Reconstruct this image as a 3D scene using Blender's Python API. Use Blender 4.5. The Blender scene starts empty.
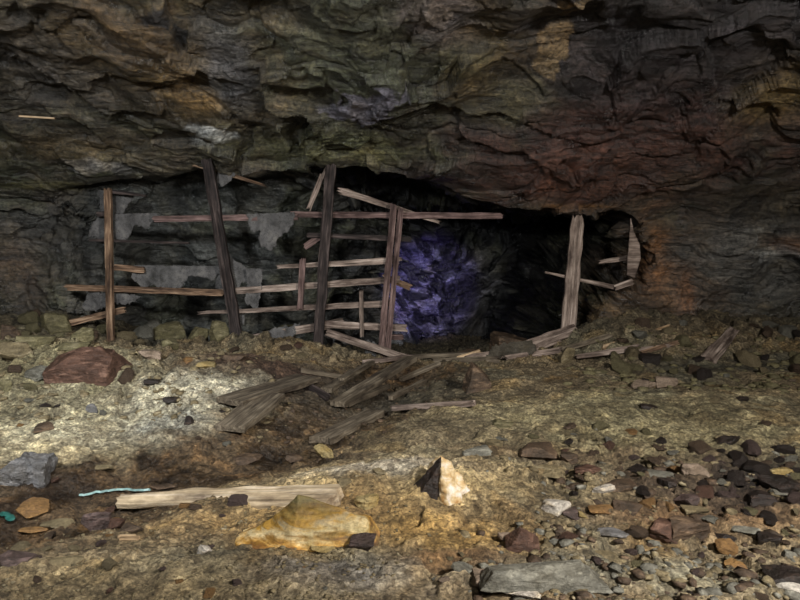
import bpy, math, random
import numpy as np
from mathutils import Vector, Matrix, geometry, noise as mnoise
random.seed(5)
SC = bpy.context.scene
COL = SC.collection
# ------------------------------------------------------------------ camera
F = 700.0; HY = 225.0; CH = 1.5
cd = bpy.data.cameras.new('camera'); cam = bpy.data.objects.new('camera', cd); COL.objects.link(cam)
cam.location = (0, 0, CH); cam.rotation_euler = (math.pi/2, 0, 0)
cd.sensor_width = 36; cd.lens = 36*F/800; cd.shift_y = -(300-HY)/800
cd.clip_end = 60
SC.camera = cam
SC.view_settings.view_transform = 'Standard'; SC.view_settings.look = 'None'
SC.view_settings.gamma = 1; SC.view_settings.use_curve_mapping = False
SC.view_settings.exposure = 0.0

def at(px, py, Y):
    return Vector(((px-400)/F*Y, Y, CH-(py-HY)/F*Y))
def S(r, g, b):
    f = lambda c: ((c/255+0.055)/1.055)**2.4 if c > 10 else c/255/12.92
    return np.array([f(r), f(g), f(b)])

# ------------------------------------------------------------------ numpy noise
_rs = np.random.RandomState(11)
PERM = np.concatenate([_rs.permutation(256)]*3)
GR = _rs.normal(size=(256, 3)); GR /= np.linalg.norm(GR, axis=1)[:, None]
def hsh(i, j, k):
    return PERM[(PERM[(PERM[i & 255] + j) & 255] + k) & 255]
def perlin(P):
    I = np.floor(P).astype(np.int64); f = P-I
    u = f*f*f*(f*(f*6-15)+10)
    out = 0
    for a in (0, 1):
        wa = u[:, 0] if a else 1-u[:, 0]
        for b in (0, 1):
            wb = u[:, 1] if b else 1-u[:, 1]
            for c in (0, 1):
                wc = u[:, 2] if c else 1-u[:, 2]
                g = GR[hsh(I[:, 0]+a, I[:, 1]+b, I[:, 2]+c)]
                d = (f[:, 0]-a)*g[:, 0]+(f[:, 1]-b)*g[:, 1]+(f[:, 2]-c)*g[:, 2]
                out = out + wa*wb*wc*d
    return out*1.5
def fbm(P, oct=4, lac=2.03, gain=0.5, off=0.0):
    s = 0; a = 1.0; Q = P+off
    for _ in range(oct):
        s = s+a*perlin(Q); a *= gain; Q = Q*lac+17.3
    return s
def ridged(P, oct=4, gain=0.5, off=0.0):
    s = 0; a = 1.0; Q = P+off
    for _ in range(oct):
        s = s+a*(1-2*np.abs(perlin(Q))); a *= gain; Q = Q*2.03+9.1
    return s/2
RV = _rs.uniform(-1, 1, size=(256, 7))
def facets(P, tilt=1.0, step=0.35):
    """planar broken facets: every cell is a plane tilted its own way"""
    I = np.floor(P).astype(np.int64)
    best = np.full(len(P), 1e9); h = np.zeros(len(P), np.int64); bd = np.zeros_like(P); sec = np.full(len(P), 1e9)
    for a in (-1, 0, 1):
        for b in (-1, 0, 1):
            for c in (-1, 0, 1):
                hh = hsh(I[:, 0]+a, I[:, 1]+b, I[:, 2]+c)
                r = RV[hh]
                cx = I+np.array([a, b, c])+0.5+0.45*r[:, :3]
                d = P-cx; dd = np.sqrt((d*d).sum(1))
                m = dd < best
                sec = np.where(m, best, np.minimum(sec, dd))
                best = np.where(m, dd, best); h = np.where(m, hh, h); bd[m] = d[m]
    r = RV[h]
    return tilt*(bd*r[:, 3:6]).sum(1)+step*r[:, 6], sec-best, r[:, 6]
def sstep(a, b, x):
    t = np.clip((x-a)/(b-a), 0, 1); return t*t*(3-2*t)

# ------------------------------------------------------------------ object helpers
def tag(o, label=None, cat=None, group=None, kind=None):
    if label: o['label'] = label
    if cat: o['category'] = cat
    if group: o['group'] = group
    if kind: o['kind'] = kind
    return o
def link(name, me, mat=None, parent=None):
    o = bpy.data.objects.new(name, me); COL.objects.link(o)
    if mat and not me.materials: me.materials.append(mat)
    if parent: o.parent = parent
    return o
def grid_mesh(name, V, nr, nc, cols=None, facemask=None):
    idx = np.arange(nr*nc).reshape(nr, nc)
    q = np.stack([idx[:-1, :-1], idx[:-1, 1:], idx[1:, 1:], idx[1:, :-1]], -1).reshape(-1, 4)
    if facemask is not None: q = q[facemask.reshape(-1)]
    used = np.unique(q); remap = np.full(nr*nc, -1); remap[used] = np.arange(len(used)); q = remap[q]; V = V[used]
    me = bpy.data.meshes.new(name)
    me.vertices.add(len(V)); me.vertices.foreach_set('co', V.astype(np.float32).ravel())
    me.loops.add(q.size); me.loops.foreach_set('vertex_index', q.ravel().astype(np.int32))
    me.polygons.add(len(q)); me.polygons.foreach_set('loop_start', (np.arange(len(q))*4).astype(np.int32))
    me.polygons.foreach_set('use_smooth', np.ones(len(q), bool))
    me.update(calc_edges=True)
    if cols is not None:
        a = me.color_attributes.new('Col', 'FLOAT_COLOR', 'POINT')
        c = np.ones((len(V), 4), np.float32); c[:, :cols.shape[1]] = cols[used]
        a.data.foreach_set('color', c.ravel())
    me.validate()
    return me

# ------------------------------------------------------------------ materials
def nodes(name):
    m = bpy.data.materials.new(name); m.use_nodes = True
    nt = m.node_tree; b = nt.nodes['Principled BSDF']
    return m, nt, b
def N(nt, t, **kw):
    n = nt.nodes.new(t)
    for k, v in kw.items():
        if k in n.inputs: n.inputs[k].default_value = v
        else: setattr(n, k, v)
    return n
def L(nt, a, b): nt.links.new(a, b)
def coords(nt, scale=(1, 1, 1), rot=(0, 0, 0), rnd=False):
    tc = N(nt, 'ShaderNodeTexCoord'); mp = N(nt, 'ShaderNodeMapping')
    mp.inputs['Scale'].default_value = scale; mp.inputs['Rotation'].default_value = rot
    L(nt, tc.outputs['Object'], mp.inputs['Vector'])
    if rnd:
        oi = N(nt, 'ShaderNodeObjectInfo'); mu = N(nt, 'ShaderNodeMath', operation='MULTIPLY'); mu.inputs[1].default_value = 37.0
        L(nt, oi.outputs['Random'], mu.inputs[0]); L(nt, mu.outputs[0], mp.inputs['Location'])
    return mp.outputs['Vector']
def noi(nt, vec, scale, detail=6, rough=0.6, dist=0.0):
    n = N(nt, 'ShaderNodeTexNoise'); n.inputs['Scale'].default_value = scale; n.inputs['Detail'].default_value = detail
    n.inputs['Roughness'].default_value = rough; n.inputs['Distortion'].default_value = dist
    L(nt, vec, n.inputs['Vector']); return n.outputs['Fac']
def ramp(nt, fac, stops, interp='LINEAR'):
    r = N(nt, 'ShaderNodeValToRGB'); e = r.color_ramp.elements; r.color_ramp.interpolation = interp
    while len(e) < len(stops): e.new(0.5)
    for i, (p, c) in enumerate(stops):
        e[i].position = p; e[i].color = (*(c if hasattr(c, '__len__') else (c, c, c)), 1)
    L(nt, fac, r.inputs['Fac']); return r.outputs['Color']
def mix(nt, mode, fac, a, b):
    m = N(nt, 'ShaderNodeMix', data_type='RGBA', blend_type=mode)
    def put(s, v):
        if isinstance(v, bpy.types.NodeSocket): L(nt, v, s)
        elif hasattr(v, '__len__'): s.default_value = (*v[:3], 1)
        else: s.default_value = v
    put(m.inputs[0], fac); put(m.inputs[6], a); put(m.inputs[7], b); return m.outputs[2]
def bump(nt, h, dist, strength=1.0, prev=None):
    b = N(nt, 'ShaderNodeBump'); b.inputs['Distance'].default_value = dist; b.inputs['Strength'].default_value = strength
    L(nt, h, b.inputs['Height'])
    if prev: L(nt, prev, b.inputs['Normal'])
    return b.outputs['Normal']

def wall_material():
    m, nt, b = nodes('cave_rock')
    at_ = N(nt, 'ShaderNodeAttribute', attribute_name='Col')
    v = coords(nt); vs = coords(nt, (0.9, 1.5, 5.5), (0.1, 0.35, 0))
    st = noi(nt, vs, 2.6, 12, 0.68, 0.8)
    big = noi(nt, v, 1.7, 8, 0.62, 0.6)
    fine = noi(nt, v, 22, 8, 0.7)
    c = mix(nt, 'MULTIPLY', 1.0, at_.outputs['Color'], ramp(nt, st, [(0.3, 0.22), (0.46, 0.75), (0.58, 1.3), (0.72, 2.6)]))
    c = mix(nt, 'MULTIPLY', 1.0, c, ramp(nt, big, [(0.3, (0.5, 0.55, 0.62)), (0.5, (0.95, 0.95, 0.95)), (0.7, (1.5, 1.35, 1.1))]))
    c = mix(nt, 'MULTIPLY', 1.0, c, ramp(nt, fine, [(0.38, 0.4), (0.5, 0.95), (0.62, 1.6)]))
    # thin pale mineral veins
    vn = noi(nt, vs, 1.1, 9, 0.6, 1.4)
    vv = ramp(nt, vn, [(0.492, 0.0), (0.502, 0.75), (0.512, 0.0)])
    c = mix(nt, 'MIX', vv, c, mix(nt, 'MULTIPLY', 1.0, at_.outputs['Color'], (3, 3, 3.1)))
    L(nt, c, b.inputs['Base Color'])
    L(nt, ramp(nt, big, [(0.35, 0.2), (0.6, 0.52)]), b.inputs['Roughness'])
    b.inputs['Specular IOR Level'].default_value = 0.7
    n1 = bump(nt, st, 0.06, 0.8)
    n2 = bump(nt, noi(nt, v, 6, 8, 0.6, 0.4), 0.03, 0.7, n1)
    n3 = bump(nt, fine, 0.022, 1.0, n2)
    L(nt, n3, b.inputs['Normal'])
    return m
def floor_material():
    m, nt, b = nodes('cave_floor')
    at_ = N(nt, 'ShaderNodeAttribute', attribute_name='Col')
    v = coords(nt)
    big = noi(nt, v, 2.2, 9, 0.66, 0.4); mid = noi(nt, v, 11, 8, 0.7, 0.3); fine = noi(nt, v, 55, 6, 0.7)
    vo = N(nt, 'ShaderNodeTexVoronoi'); vo.inputs['Scale'].default_value = 34; L(nt, v, vo.inputs['Vector'])
    vo2 = N(nt, 'ShaderNodeTexVoronoi'); vo2.inputs['Scale'].default_value = 15; L(nt, v, vo2.inputs['Vector'])
    c = mix(nt, 'MULTIPLY', 1.0, at_.outputs['Color'], ramp(nt, big, [(0.32, (0.62, 0.58, 0.55)), (0.5, (1, 1, 1)), (0.68, (1.35, 1.35, 1.3))]))
    c = mix(nt, 'MULTIPLY', 1.0, c, ramp(nt, mid, [(0.3, (0.42, 0.4, 0.4)), (0.48, (0.95, 0.95, 0.95)), (0.7, (1.6, 1.55, 1.45))]))
    c = mix(nt, 'MULTIPLY', 0.85, c, ramp(nt, fine, [(0.36, 0.35), (0.5, 1.0), (0.64, 1.8)]))
    g = N(nt, 'ShaderNodeSeparateColor'); L(nt, vo.outputs['Color'], g.inputs[0])
    c = mix(nt, 'MULTIPLY', 0.75, c, ramp(nt, g.outputs[0], [(0.0, (0.45, 0.4, 0.36)), (0.35, (0.9, 0.88, 0.85)), (0.8, (1.15, 1.1, 1.05)), (1.0, (1.6, 1.6, 1.6))]))
    L(nt, c, b.inputs['Base Color'])
    b.inputs['Roughness'].default_value = 0.82
    L(nt, ramp(nt, at_.outputs['Alpha'], [(0.0, 0.25), (1.0, 0.85)]), b.inputs['Roughness'])
    b.inputs['Specular IOR Level'].default_value = 0.35
    inv = N(nt, 'ShaderNodeMath', operation='SUBTRACT'); inv.inputs[0].default_value = 1.0; L(nt, vo.outputs['Distance'], inv.inputs[1])
    inv2 = N(nt, 'ShaderNodeMath', operation='SUBTRACT'); inv2.inputs[0].default_value = 1.0; L(nt, vo2.outputs['Distance'], inv2.inputs[1])
    n1 = bump(nt, mid, 0.05, 1.0)
    n2 = bump(nt, inv.outputs[0], 0.011, 0.9, n1)
    n3 = bump(nt, inv2.outputs[0], 0.018, 0.5, n2)
    n4 = bump(nt, fine, 0.014, 1.0, n3)
    L(nt, n4, b.inputs['Normal'])
    return m
def stone_material(name, c1, c2, c3=None, rough=0.7):
    m, nt, b = nodes(name)
    v = coords(nt, rnd=True); vs = coords(nt, (1, 1, 4), (0.3, 0.4, 0), rnd=True)
    a = noi(nt, v, 9, 8, 0.65, 0.5); s = noi(nt, vs, 8, 8, 0.65, 0.6); f = noi(nt, v, 70, 6, 0.7)
    c = ramp(nt, a, [(0.35, tuple(c1)), (0.62, tuple(c2))])
    if c3 is not None: c = mix(nt, 'MIX', ramp(nt, s, [(0.54, 0.0), (0.64, 0.8)]), c, tuple(c3))
    c = mix(nt, 'MULTIPLY', 1.0, c, ramp(nt, s, [(0.3, 0.6), (0.5, 1.0), (0.7, 1.4)]))
    c = mix(nt, 'MULTIPLY', 1.0, c, ramp(nt, f, [(0.3, 0.6), (0.5, 1.0), (0.7, 1.45)]))
    L(nt, c, b.inputs['Base Color'])
    b.inputs['Roughness'].default_value = rough; b.inputs['Specular IOR Level'].default_value = 0.35
    n1 = bump(nt, s, 0.03, 0.8); n2 = bump(nt, a, 0.03, 0.6, n1); n3 = bump(nt, f, 0.006, 0.9, n2)
    L(nt, n3, b.inputs['Normal'])
    return m
def wood_material(name, c1, c2, c3, rough=0.8):
    m, nt, b = nodes(name)
    v = coords(nt, (1.6, 26, 26), rnd=True); vb = coords(nt, (1.2, 3, 3), rnd=True); vc = coords(nt, (3, 90, 90), rnd=True)
    g = noi(nt, v, 1.4, 8, 0.65, 0.6); p = noi(nt, vb, 2.4, 8, 0.65); k = noi(nt, vc, 1.0, 5, 0.6)
    c = ramp(nt, g, [(0.33, tuple(c1)), (0.52, tuple(c2)), (0.68, tuple(c3))])
    c = mix(nt, 'MULTIPLY', 1.0, c, ramp(nt, p, [(0.34, (0.3, 0.26, 0.25)), (0.5, (0.9, 0.88, 0.86)), (0.66, (1.5, 1.5, 1.5))]))
    c = mix(nt, 'MULTIPLY', 0.8, c, ramp(nt, k, [(0.3, 0.4), (0.55, 1.15)]))
    L(nt, c, b.inputs['Base Color']); b.inputs['Roughness'].default_value = rough
    b.inputs['Specular IOR Level'].default_value = 0.3
    n1 = bump(nt, g, 0.012, 0.9); n2 = bump(nt, k, 0.004, 0.8, n1); L(nt, n2, b.inputs['Normal'])
    return m
def netting_material():
    m, nt, b = nodes('netting')
    v = coords(nt, rnd=True)
    a = noi(nt, v, 6, 8, 0.7, 0.3)
    vk = N(nt, 'ShaderNodeTexChecker'); vk.inputs['Scale'].default_value = 70; L(nt, v, vk.inputs['Vector'])
    c = ramp(nt, a, [(0.3, tuple(S(52, 51, 50))), (0.55, tuple(S(96, 94, 93))), (0.75, tuple(S(128, 124, 118)))])
    L(nt, c, b.inputs['Base Color']); b.inputs['Roughness'].default_value = 0.8
    h = mix(nt, 'ADD', 0.3, noi(nt, v, 14, 6, 0.6, 0.5), vk.outputs['Color'])
    L(nt, bump(nt, h, 0.01, 0.8), b.inputs['Normal'])
    # an open weave: part of the light goes through, more where it is worn
    al = ramp(nt, noi(nt, v, 22, 5, 0.7), [(0.34, 0.35), (0.5, 0.85), (0.6, 0.95)])
    L(nt, al, b.inputs['Alpha'])
    return m

def mute(c, k=0.35, d=0.8):
    return tuple((np.array(c)*(1-k)+S(112, 100, 76)*k)*d)
_sm = stone_material
def stone_material(name, c1, c2, c3=None, rough=0.7, k=0.4, d=0.8):
    return _sm(name, mute(c1, k, d), mute(c2, k, d), None if c3 is None else mute(c3, k, d), rough)
M = {}
M['wall'] = wall_material(); M['floor'] = floor_material(); M['net'] = netting_material()
M['tan'] = stone_material('tan_stone', S(96, 84, 60), S(150, 134, 100), S(176, 164, 136))
M['olive'] = stone_material('olive_stone', S(78, 76, 50), S(128, 122, 84), S(146, 138, 110))
M['grey'] = stone_material('grey_stone', S(84, 86, 82), S(136, 138, 132), S(160, 160, 150), 0.6)
M['bluegrey'] = stone_material('blue_grey_stone', S(66, 70, 80), S(112, 118, 130), S(140, 140, 146), 0.6)
M['white'] = stone_material('white_stone', S(160, 150, 140), S(215, 208, 196), S(190, 175, 150), 0.7, 0.15, 0.9)
M['brown'] = stone_material('brown_stone', S(48, 36, 30), S(90, 70, 56), S(118, 96, 76), 0.6, 0.15, 0.8)
M['red'] = stone_material('red_brown_stone', S(62, 34, 28), S(104, 72, 60), S(132, 100, 86), 0.6, 0.15, 0.72)
M['purple'] = stone_material('purple_brown_stone', S(48, 36, 38), S(90, 72, 72), S(112, 92, 90), 0.55, 0.15, 0.8)
M['dark'] = stone_material('dark_stone', S(20, 16, 17), S(46, 37, 36), S(62, 48, 42), 0.45, 0.06, 0.8)
M['ochre'] = stone_material('ochre_stone', S(120, 78, 32), S(172, 124, 62), S(96, 56, 36))
M['yellow'] = stone_material('yellow_stone', S(170, 140, 70), S(196, 176, 124), S(176, 150, 96))
M['pink'] = stone_material('pinkish_stone', S(120, 100, 88), S(172, 150, 134), S(150, 130, 120))
M['w_dark'] = wood_material('dark_wood', S(20, 17, 17), S(54, 46, 44), S(96, 84, 80))
M['w_brown'] = wood_material('brown_wood', S(48, 34, 26), S(118, 94, 74), S(178, 152, 126))
M['w_red'] = wood_material('reddish_wood', S(52, 40, 38), S(104, 84, 80), S(146, 124, 118))
M['w_grey'] = wood_material('grey_wood', S(76, 66, 58), S(138, 122, 112), S(180, 166, 154))
M['w_pale'] = wood_material('pale_wood', S(120, 96, 68), S(186, 160, 126), S(216, 196, 168))
M['w_ground'] = wood_material('weathered_wood', S(62, 54, 44), S(98, 88, 74), S(128, 118, 102))
M['w_crust'] = wood_material('crusted_wood', S(150, 132, 106), S(176, 158, 130), S(192, 178, 158))
M['cloth'] = stone_material('dark_cloth', S(40, 40, 42), S(70, 70, 72), None, 0.9)

# ------------------------------------------------------------------ floor
def gauss(X, Y, cx, cy, rx, ry, rot=0):
    c, s = math.cos(rot), math.sin(rot); dx = X-cx; dy = Y-cy
    u = (dx*c+dy*s)/rx; v = (-dx*s+dy*c)/ry
    return np.exp(-(u*u+v*v))
GUL = [(-3.2, 3.0), (-2.1, 3.6), (-1.5, 4.2), (-0.95, 4.75), (-0.5, 5.4), (-0.1, 6.2), (0.05, 7.0)]
def gully_d(X, Y):
    best = np.full(np.shape(X), 9.0)
    for (x0, y0), (x1, y1) in zip(GUL[:-1], GUL[1:]):
        dx, dy = x1-x0, y1-y0; t = np.clip(((X-x0)*dx+(Y-y0)*dy)/(dx*dx+dy*dy), 0, 1)
        best = np.minimum(best, np.hypot(X-x0-t*dx, Y-y0-t*dy))
    return best
def base_h(X, Y):
    h = 0.0*X
    h = h+0.42*gauss(X, Y, -3.6, 6.5, 1.9, 0.95, -0.12)+0.12*gauss(X, Y, -1.6, 6.6, 0.9, 0.9)
    h = h-0.16*np.exp(-(gully_d(X, Y)/0.42)**2)
    h = h+0.15*gauss(X, Y, 0.15, 3.9, 0.9, 0.45, 0.1)+0.06*gauss(X, Y, -0.9, 2.9, 1.2, 0.4)
    h = h+0.10*gauss(X, Y, 1.5, 5.4, 1.8, 0.9)
    h = h-0.08*gauss(X, Y, 1.4, 3.3, 1.0, 0.25)
    rightw = sstep(1.8, 3.0, X); leftw = sstep(-3.2, -4.4, X)
    h = h+(rightw*0.42+leftw*0.35)*sstep(7.2, 9.0, Y)
    opn = sstep(-3.9, -2.6, X)*sstep(2.6, 1.9, X)
    deep = 0.30+0.35*sstep(-1.6, -0.4, X)
    h = h-opn*deep*sstep(8.7, 9.8, Y)
    h = h+0.16*gauss(X, Y, -1.9, 8.35, 1.0, 0.25)-0.26*gauss(X, Y, 0.35, 8.75, 1.0, 0.65)
    h = h+0.14*gauss(X, Y, 2.3, 8.5, 0.6, 0.35, 0.1)
    h = h+0.10*sstep(5, 9, np.abs(X))
    return h
def full_h(X, Y):
    P = np.stack([X, Y, 0*X], 1)
    W = P+0.25*np.stack([fbm(P*0.9, 2), fbm(P*0.9, 2, off=7), 0*X], 1)
    h = base_h(X, Y)
    h = h+0.055*fbm(W*1.1, 4)
    h = h+0.022*fbm(W*5, 4, off=3)
    R = ridged(W*np.array([2.0, 4.5, 1])+3, 3)
    h = h+0.02*R
    wet = np.exp(-(gully_d(X, Y)/0.5)**2)
    back = sstep(7.0, 8.3, Y)
    mound = gauss(X, Y, -3.3, 6.2, 2.2, 1.2)
    rub = gauss(X, Y, 2.0, 3.6, 1.6, 0.9)
    fl_, _e, _r = facets(W*np.array([2.0, 2.6, 1])+7.7, 0.6, 0.4)
    h = h+0.05*(rub+0.6*mound)*fl_
    fa, ed, rr = facets(W*np.array([5, 6.5, 1])+1.3, 0.5, 0.5)
    k = 0.045*(0.35+0.9*mound+1.0*rub+1.3*back+0.35*wet)
    h = h+k*fa
    fb, ed2, rr2 = facets(W*np.array([13, 17, 1])+5.3, 0.5, 0.5)
    h = h+k*0.45*fb
    h = h+0.006*fbm(P*30, 2)
    return h, rr, rr2, ed, W
nx, ny = 860, 620
xs = np.linspace(-8.5, 8.5, nx)
# the middle of the cave gets the finer mesh
xs = np.sign(xs)*8.5*(0.55*np.abs(xs/8.5)+0.45*np.abs(xs/8.5)**2.4)
yt = np.linspace(0, 1, ny); ys = 0.3+2.0*yt*0.0
ys = np.concatenate([np.linspace(-1, 2.2, 40, endpoint=False), 2.2*(14.5/2.2)**np.linspace(0, 1, ny-40)])
GX, GY = np.meshgrid(xs, ys)
X = GX.ravel(); Y = GY.ravel()
Z, rr, rr2, ed, W = full_h(X, Y)
ZG = Z.reshape(ny, nx)
def hz(x, y):
    i = np.clip(np.searchsorted(ys, y)-1, 0, ny-2); j = np.clip(np.searchsorted(xs, x)-1, 0, nx-2)
    fy = (y-ys[i])/(ys[i+1]-ys[i]); fx = (x-xs[j])/(xs[j+1]-xs[j])
    return float((ZG[i, j]*(1-fx)+ZG[i, j+1]*fx)*(1-fy)+(ZG[i+1, j]*(1-fx)+ZG[i+1, j+1]*fx)*fy)
def G(px, py, lift=0.0, ymin=1.8, ymax=12):
    """the spot of the cave floor seen at a point of the photograph"""
    y = ymin; prev = None
    while y < ymax:
        p = at(px, py, y)
        if p.z < hz(p.x, y):
            a, b = y-0.03, y
            for _ in range(12):
                m_ = (a+b)/2; p = at(px, py, m_)
                if p.z < hz(p.x, m_): b = m_
                else: a = m_
            break
        y += 0.03
    p = at(px, py, min(y, ymax)); p.z = hz(p.x, p.y)+lift
    return p
# colour of the ground itself
n1 = fbm(W*0.9, 4, off=20); n2 = fbm(W*2.6, 4, off=40); n3 = fbm(W*6, 3, off=60)
def lerp(A, B, t): return A*(1-t[:, None])+np.asarray(B)[None]*t[:, None]
C = np.tile(S(136, 120, 90), (len(X), 1))
C = lerp(C, S(122, 118, 96), sstep(-0.1, 0.5, n1)*0.8)
C = lerp(C, S(146, 118, 66), sstep(0.1, 0.5, n2)*0.6)
def blob(C, px, py, rx, ry, col, k=1.0, rot=0.0, w=0.35):
    p = G(px, py); g = gauss(X+w*rx*n2*1.5, Y+w*ry*n3*1.5, p.x, p.y, rx, ry, rot)
    return lerp(C, col, np.clip(g*1.5*k, 0, min(1, k)))
# brown wet mud in the gully and the low left corner
gd = gully_d(X, Y)
mud = np.clip(1.7*np.exp(-((gd+0.16*n2)/0.52)**2), 0, 1)
C = lerp(C, S(84, 66, 44), mud*0.95)
C = lerp(C, S(118, 88, 50), mud*sstep(0.0, 0.5, n3)*0.7)
C = lerp(C, S(50, 38, 28), mud*sstep(0.1, 0.6, -n2)*0.8)
# pale crust on the left mound
C = blob(C, 150, 420, 1.25, 0.60, S(188, 182, 152), 0.85)
C = blob(C, 60, 400, 1.0, 0.5, S(160, 150, 116), 0.6)
C = blob(C, 200, 385, 0.6, 0.35, S(196, 190, 168), 0.7)
C = blob(C, 175, 425, 0.3, 0.2, S(150, 154, 150), 0.6)
C = blob(C, 80, 455, 0.5, 0.12, S(196, 182, 140), 0.8)
C = lerp(C, S(84, 66, 44), mud*0.95)
C = lerp(C, S(118, 88, 50), mud*sstep(0.0, 0.5, n3)*0.6)
C = lerp(C, S(46, 36, 27), mud*sstep(0.05, 0.5, -n2)*0.85)
# ochre and white on the front mound
C = blob(C, 400, 475, 0.75, 0.3, S(188, 164, 112), 0.8)
C = blob(C, 390, 462, 0.35, 0.12, S(205, 198, 180), 0.7)
C = blob(C, 300, 520, 0.6, 0.25, S(160, 128, 72), 0.75)
C = blob(C, 450, 540, 0.32, 0.16, S(176, 140, 70), 0.8)
C = blob(C, 470, 560, 0.3, 0.08, S(120, 82, 40), 0.7)
C = blob(C, 340, 580, 0.3, 0.12, S(128, 130, 136), 0.7)
C = blob(C, 200, 585, 0.8, 0.15, S(142, 126, 92), 0.7)
C = blob(C, 60, 590, 0.7, 0.1, S(122, 106, 76), 0.7)
C = blob(C, 660, 575, 0.6, 0.14, S(140, 138, 118), 0.7)
C = blob(C, 560, 590, 0.4, 0.1, S(150, 124, 84), 0.6)
C = blob(C, 640, 420, 1.3, 0.7, S(142, 134, 98), 0.75)
C = blob(C, 720, 490, 0.7, 0.35, S(70, 54, 44), 0.8)
C = blob(C, 770, 480, 0.3, 0.25, S(40, 34, 32), 0.8)
C = blob(C, 700, 520, 0.6, 0.12, S(120, 88, 54), 0.6)
C = blob(C, 540, 455, 0.45, 0.15, S(88, 68, 48), 0.6)
C = blob(C, 340, 400, 0.7, 0.6, S(66, 60, 50), 0.85)
C = blob(C, 250, 360, 0.6, 0.3, S(70, 50, 38), 0.9)
C = blob(C, 440, 390, 0.5, 0.5, S(96, 92, 76), 0.7)
C = blob(C, 740, 365, 1.2, 0.35, S(84, 82, 68), 0.85)
C = blob(C, 30, 365, 0.9, 0.5, S(120, 116, 84), 0.7)
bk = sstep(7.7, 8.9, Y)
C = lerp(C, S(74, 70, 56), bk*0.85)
# every lump its own tint
lum = 1+0.22*rr+0.16*rr2
lumf = C.mean(1)[:, None]; C = (C*0.85+lumf*0.15)*0.95
C = C*np.clip(lum, 0.4, 1.8)[:, None]
alpha = np.clip(1-mud*0.8*sstep(-0.3, 0.4, -n2+0.1), 0, 1)
CA = np.concatenate([np.clip(C, 0.002, 0.85), alpha[:, None]], 1)
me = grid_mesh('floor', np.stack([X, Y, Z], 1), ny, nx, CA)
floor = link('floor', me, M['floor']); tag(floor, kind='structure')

# ------------------------------------------------------------------ rock shell
nc, nr = 840, 600
wx = np.linspace(-8, 8, nc); wx = np.sign(wx)*8*(0.6*np.abs(wx/8)+0.4*np.abs(wx/8)**2)
kt = np.array([0, 0.10, 0.34, 0.56, 0.64, 0.78, 1.0])
tt = np.linspace(0, 1, nr)
def lipz(x):
    pp = [(-60, 180), (0, 186), (40, 194), (90, 186), (135, 184), (165, 172), (195, 162), (240, 166), (330, 164), (390, 168), (430, 182), (470, 200), (510, 212), (560, 211), (630, 214), (700, 216), (860, 220)]
    X_ = [(a-400)/F*8.75 for a, b in pp]; Z_ = [CH-(b-HY)/F*8.75 for a, b in pp]
    return np.interp(x, X_, Z_)
side = np.maximum(0, np.abs(wx)-4.2)
ylip = 8.8-0.32*side**2
zl = lipz(wx)
yb = np.interp(wx, [-5, -3.5, -1.6, -0.6, 0.6, 1.6, 3, 5], [9.6, 10.3, 10.7, 12.0, 13.4, 13.4, 12.0, 11])
ones = np.ones_like(wx)
left = sstep(-2, -4.5, wx)
openp = np.array([[ -1*ones, 4.3*ones], [4.2-0.3*side, 3.75*ones], [7.1-0.28*side**2, 2.95+0.10*np.sin(wx*1.1)], [ylip, zl], [ylip+0.45, zl+0.12], [yb-0.5, 1.75*ones], [yb, -0.9*ones]])
cl_y4 = ylip+0.30*left; cl_y5 = ylip+0.35*left-0.05; cl_y6 = ylip+0.25*left-0.45*(1-left)
closp = np.array([[ -1*ones, 4.3*ones], [4.2-0.3*side, 3.75*ones], [7.1-0.28*side**2, 2.95+0.10*np.sin(wx*1.1)], [ylip, zl], [cl_y4, zl-0.35], [cl_y5, 0.7*ones], [cl_y6, -0.7*ones]])
def spline(K, t):
    # Catmull-Rom over the key rows
    out = np.zeros((len(t), 2, K.shape[2]))
    for i, tv in enumerate(t):
        s = min(max(np.searchsorted(kt, tv)-1, 0), len(kt)-2)
        u = (tv-kt[s])/(kt[s+1]-kt[s])
        p1, p2 = K[s], K[s+1]; p0 = K[s-1] if s > 0 else 2*p1-p2; p3 = K[s+2] if s+2 < len(K) else 2*p2-p1
        d1 = (kt[s+1]-kt[s])
        m1 = (p2-p0)/((kt[s+1]-kt[s-1]) if s > 0 else 2*d1)*d1
        m2 = (p3-p1)/((kt[s+2]-kt[s]) if s+2 < len(K) else 2*d1)*d1
        m1 *= 0.6; m2 *= 0.6
        out[i] = (2*u**3-3*u**2+1)*p1+(u**3-2*u**2+u)*m1+(-2*u**3+3*u**2)*p2+(u**3-u**2)*m2
    return out
PO = spline(openp, tt); PC = spline(closp, tt)
WXg = np.tile(wx, (nr, 1))
zc = PC[:, 1, :]
xb = np.interp(zc, [-0.5, 0.16, 0.40, 0.55, 0.72, 1.0, 1.65, 2.2], [1.9, 2.15, 2.35, 2.62, 2.98, 3.05, 2.93, 2.6])
P0 = np.stack([WXg.ravel(), np.zeros(nr*nc), zc.ravel()], 1)
wob = (0.10*fbm(P0*2.2, 3)).reshape(nr, nc)
oR = sstep(-0.16, 0.16, xb+wob-WXg)
xl = np.interp(zc, [0, 1.0, 2.0], [-3.7, -4.1, -4.2])
oL = sstep(-0.9, 0.5, WXg-xl+wob*2)
o = oR*oL
YY = PC[:, 0, :]*(1-o)+PO[:, 0, :]*o
ZZ = PC[:, 1, :]*(1-o)+PO[:, 1, :]*o
V = np.stack([WXg, YY, ZZ], -1)
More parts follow.
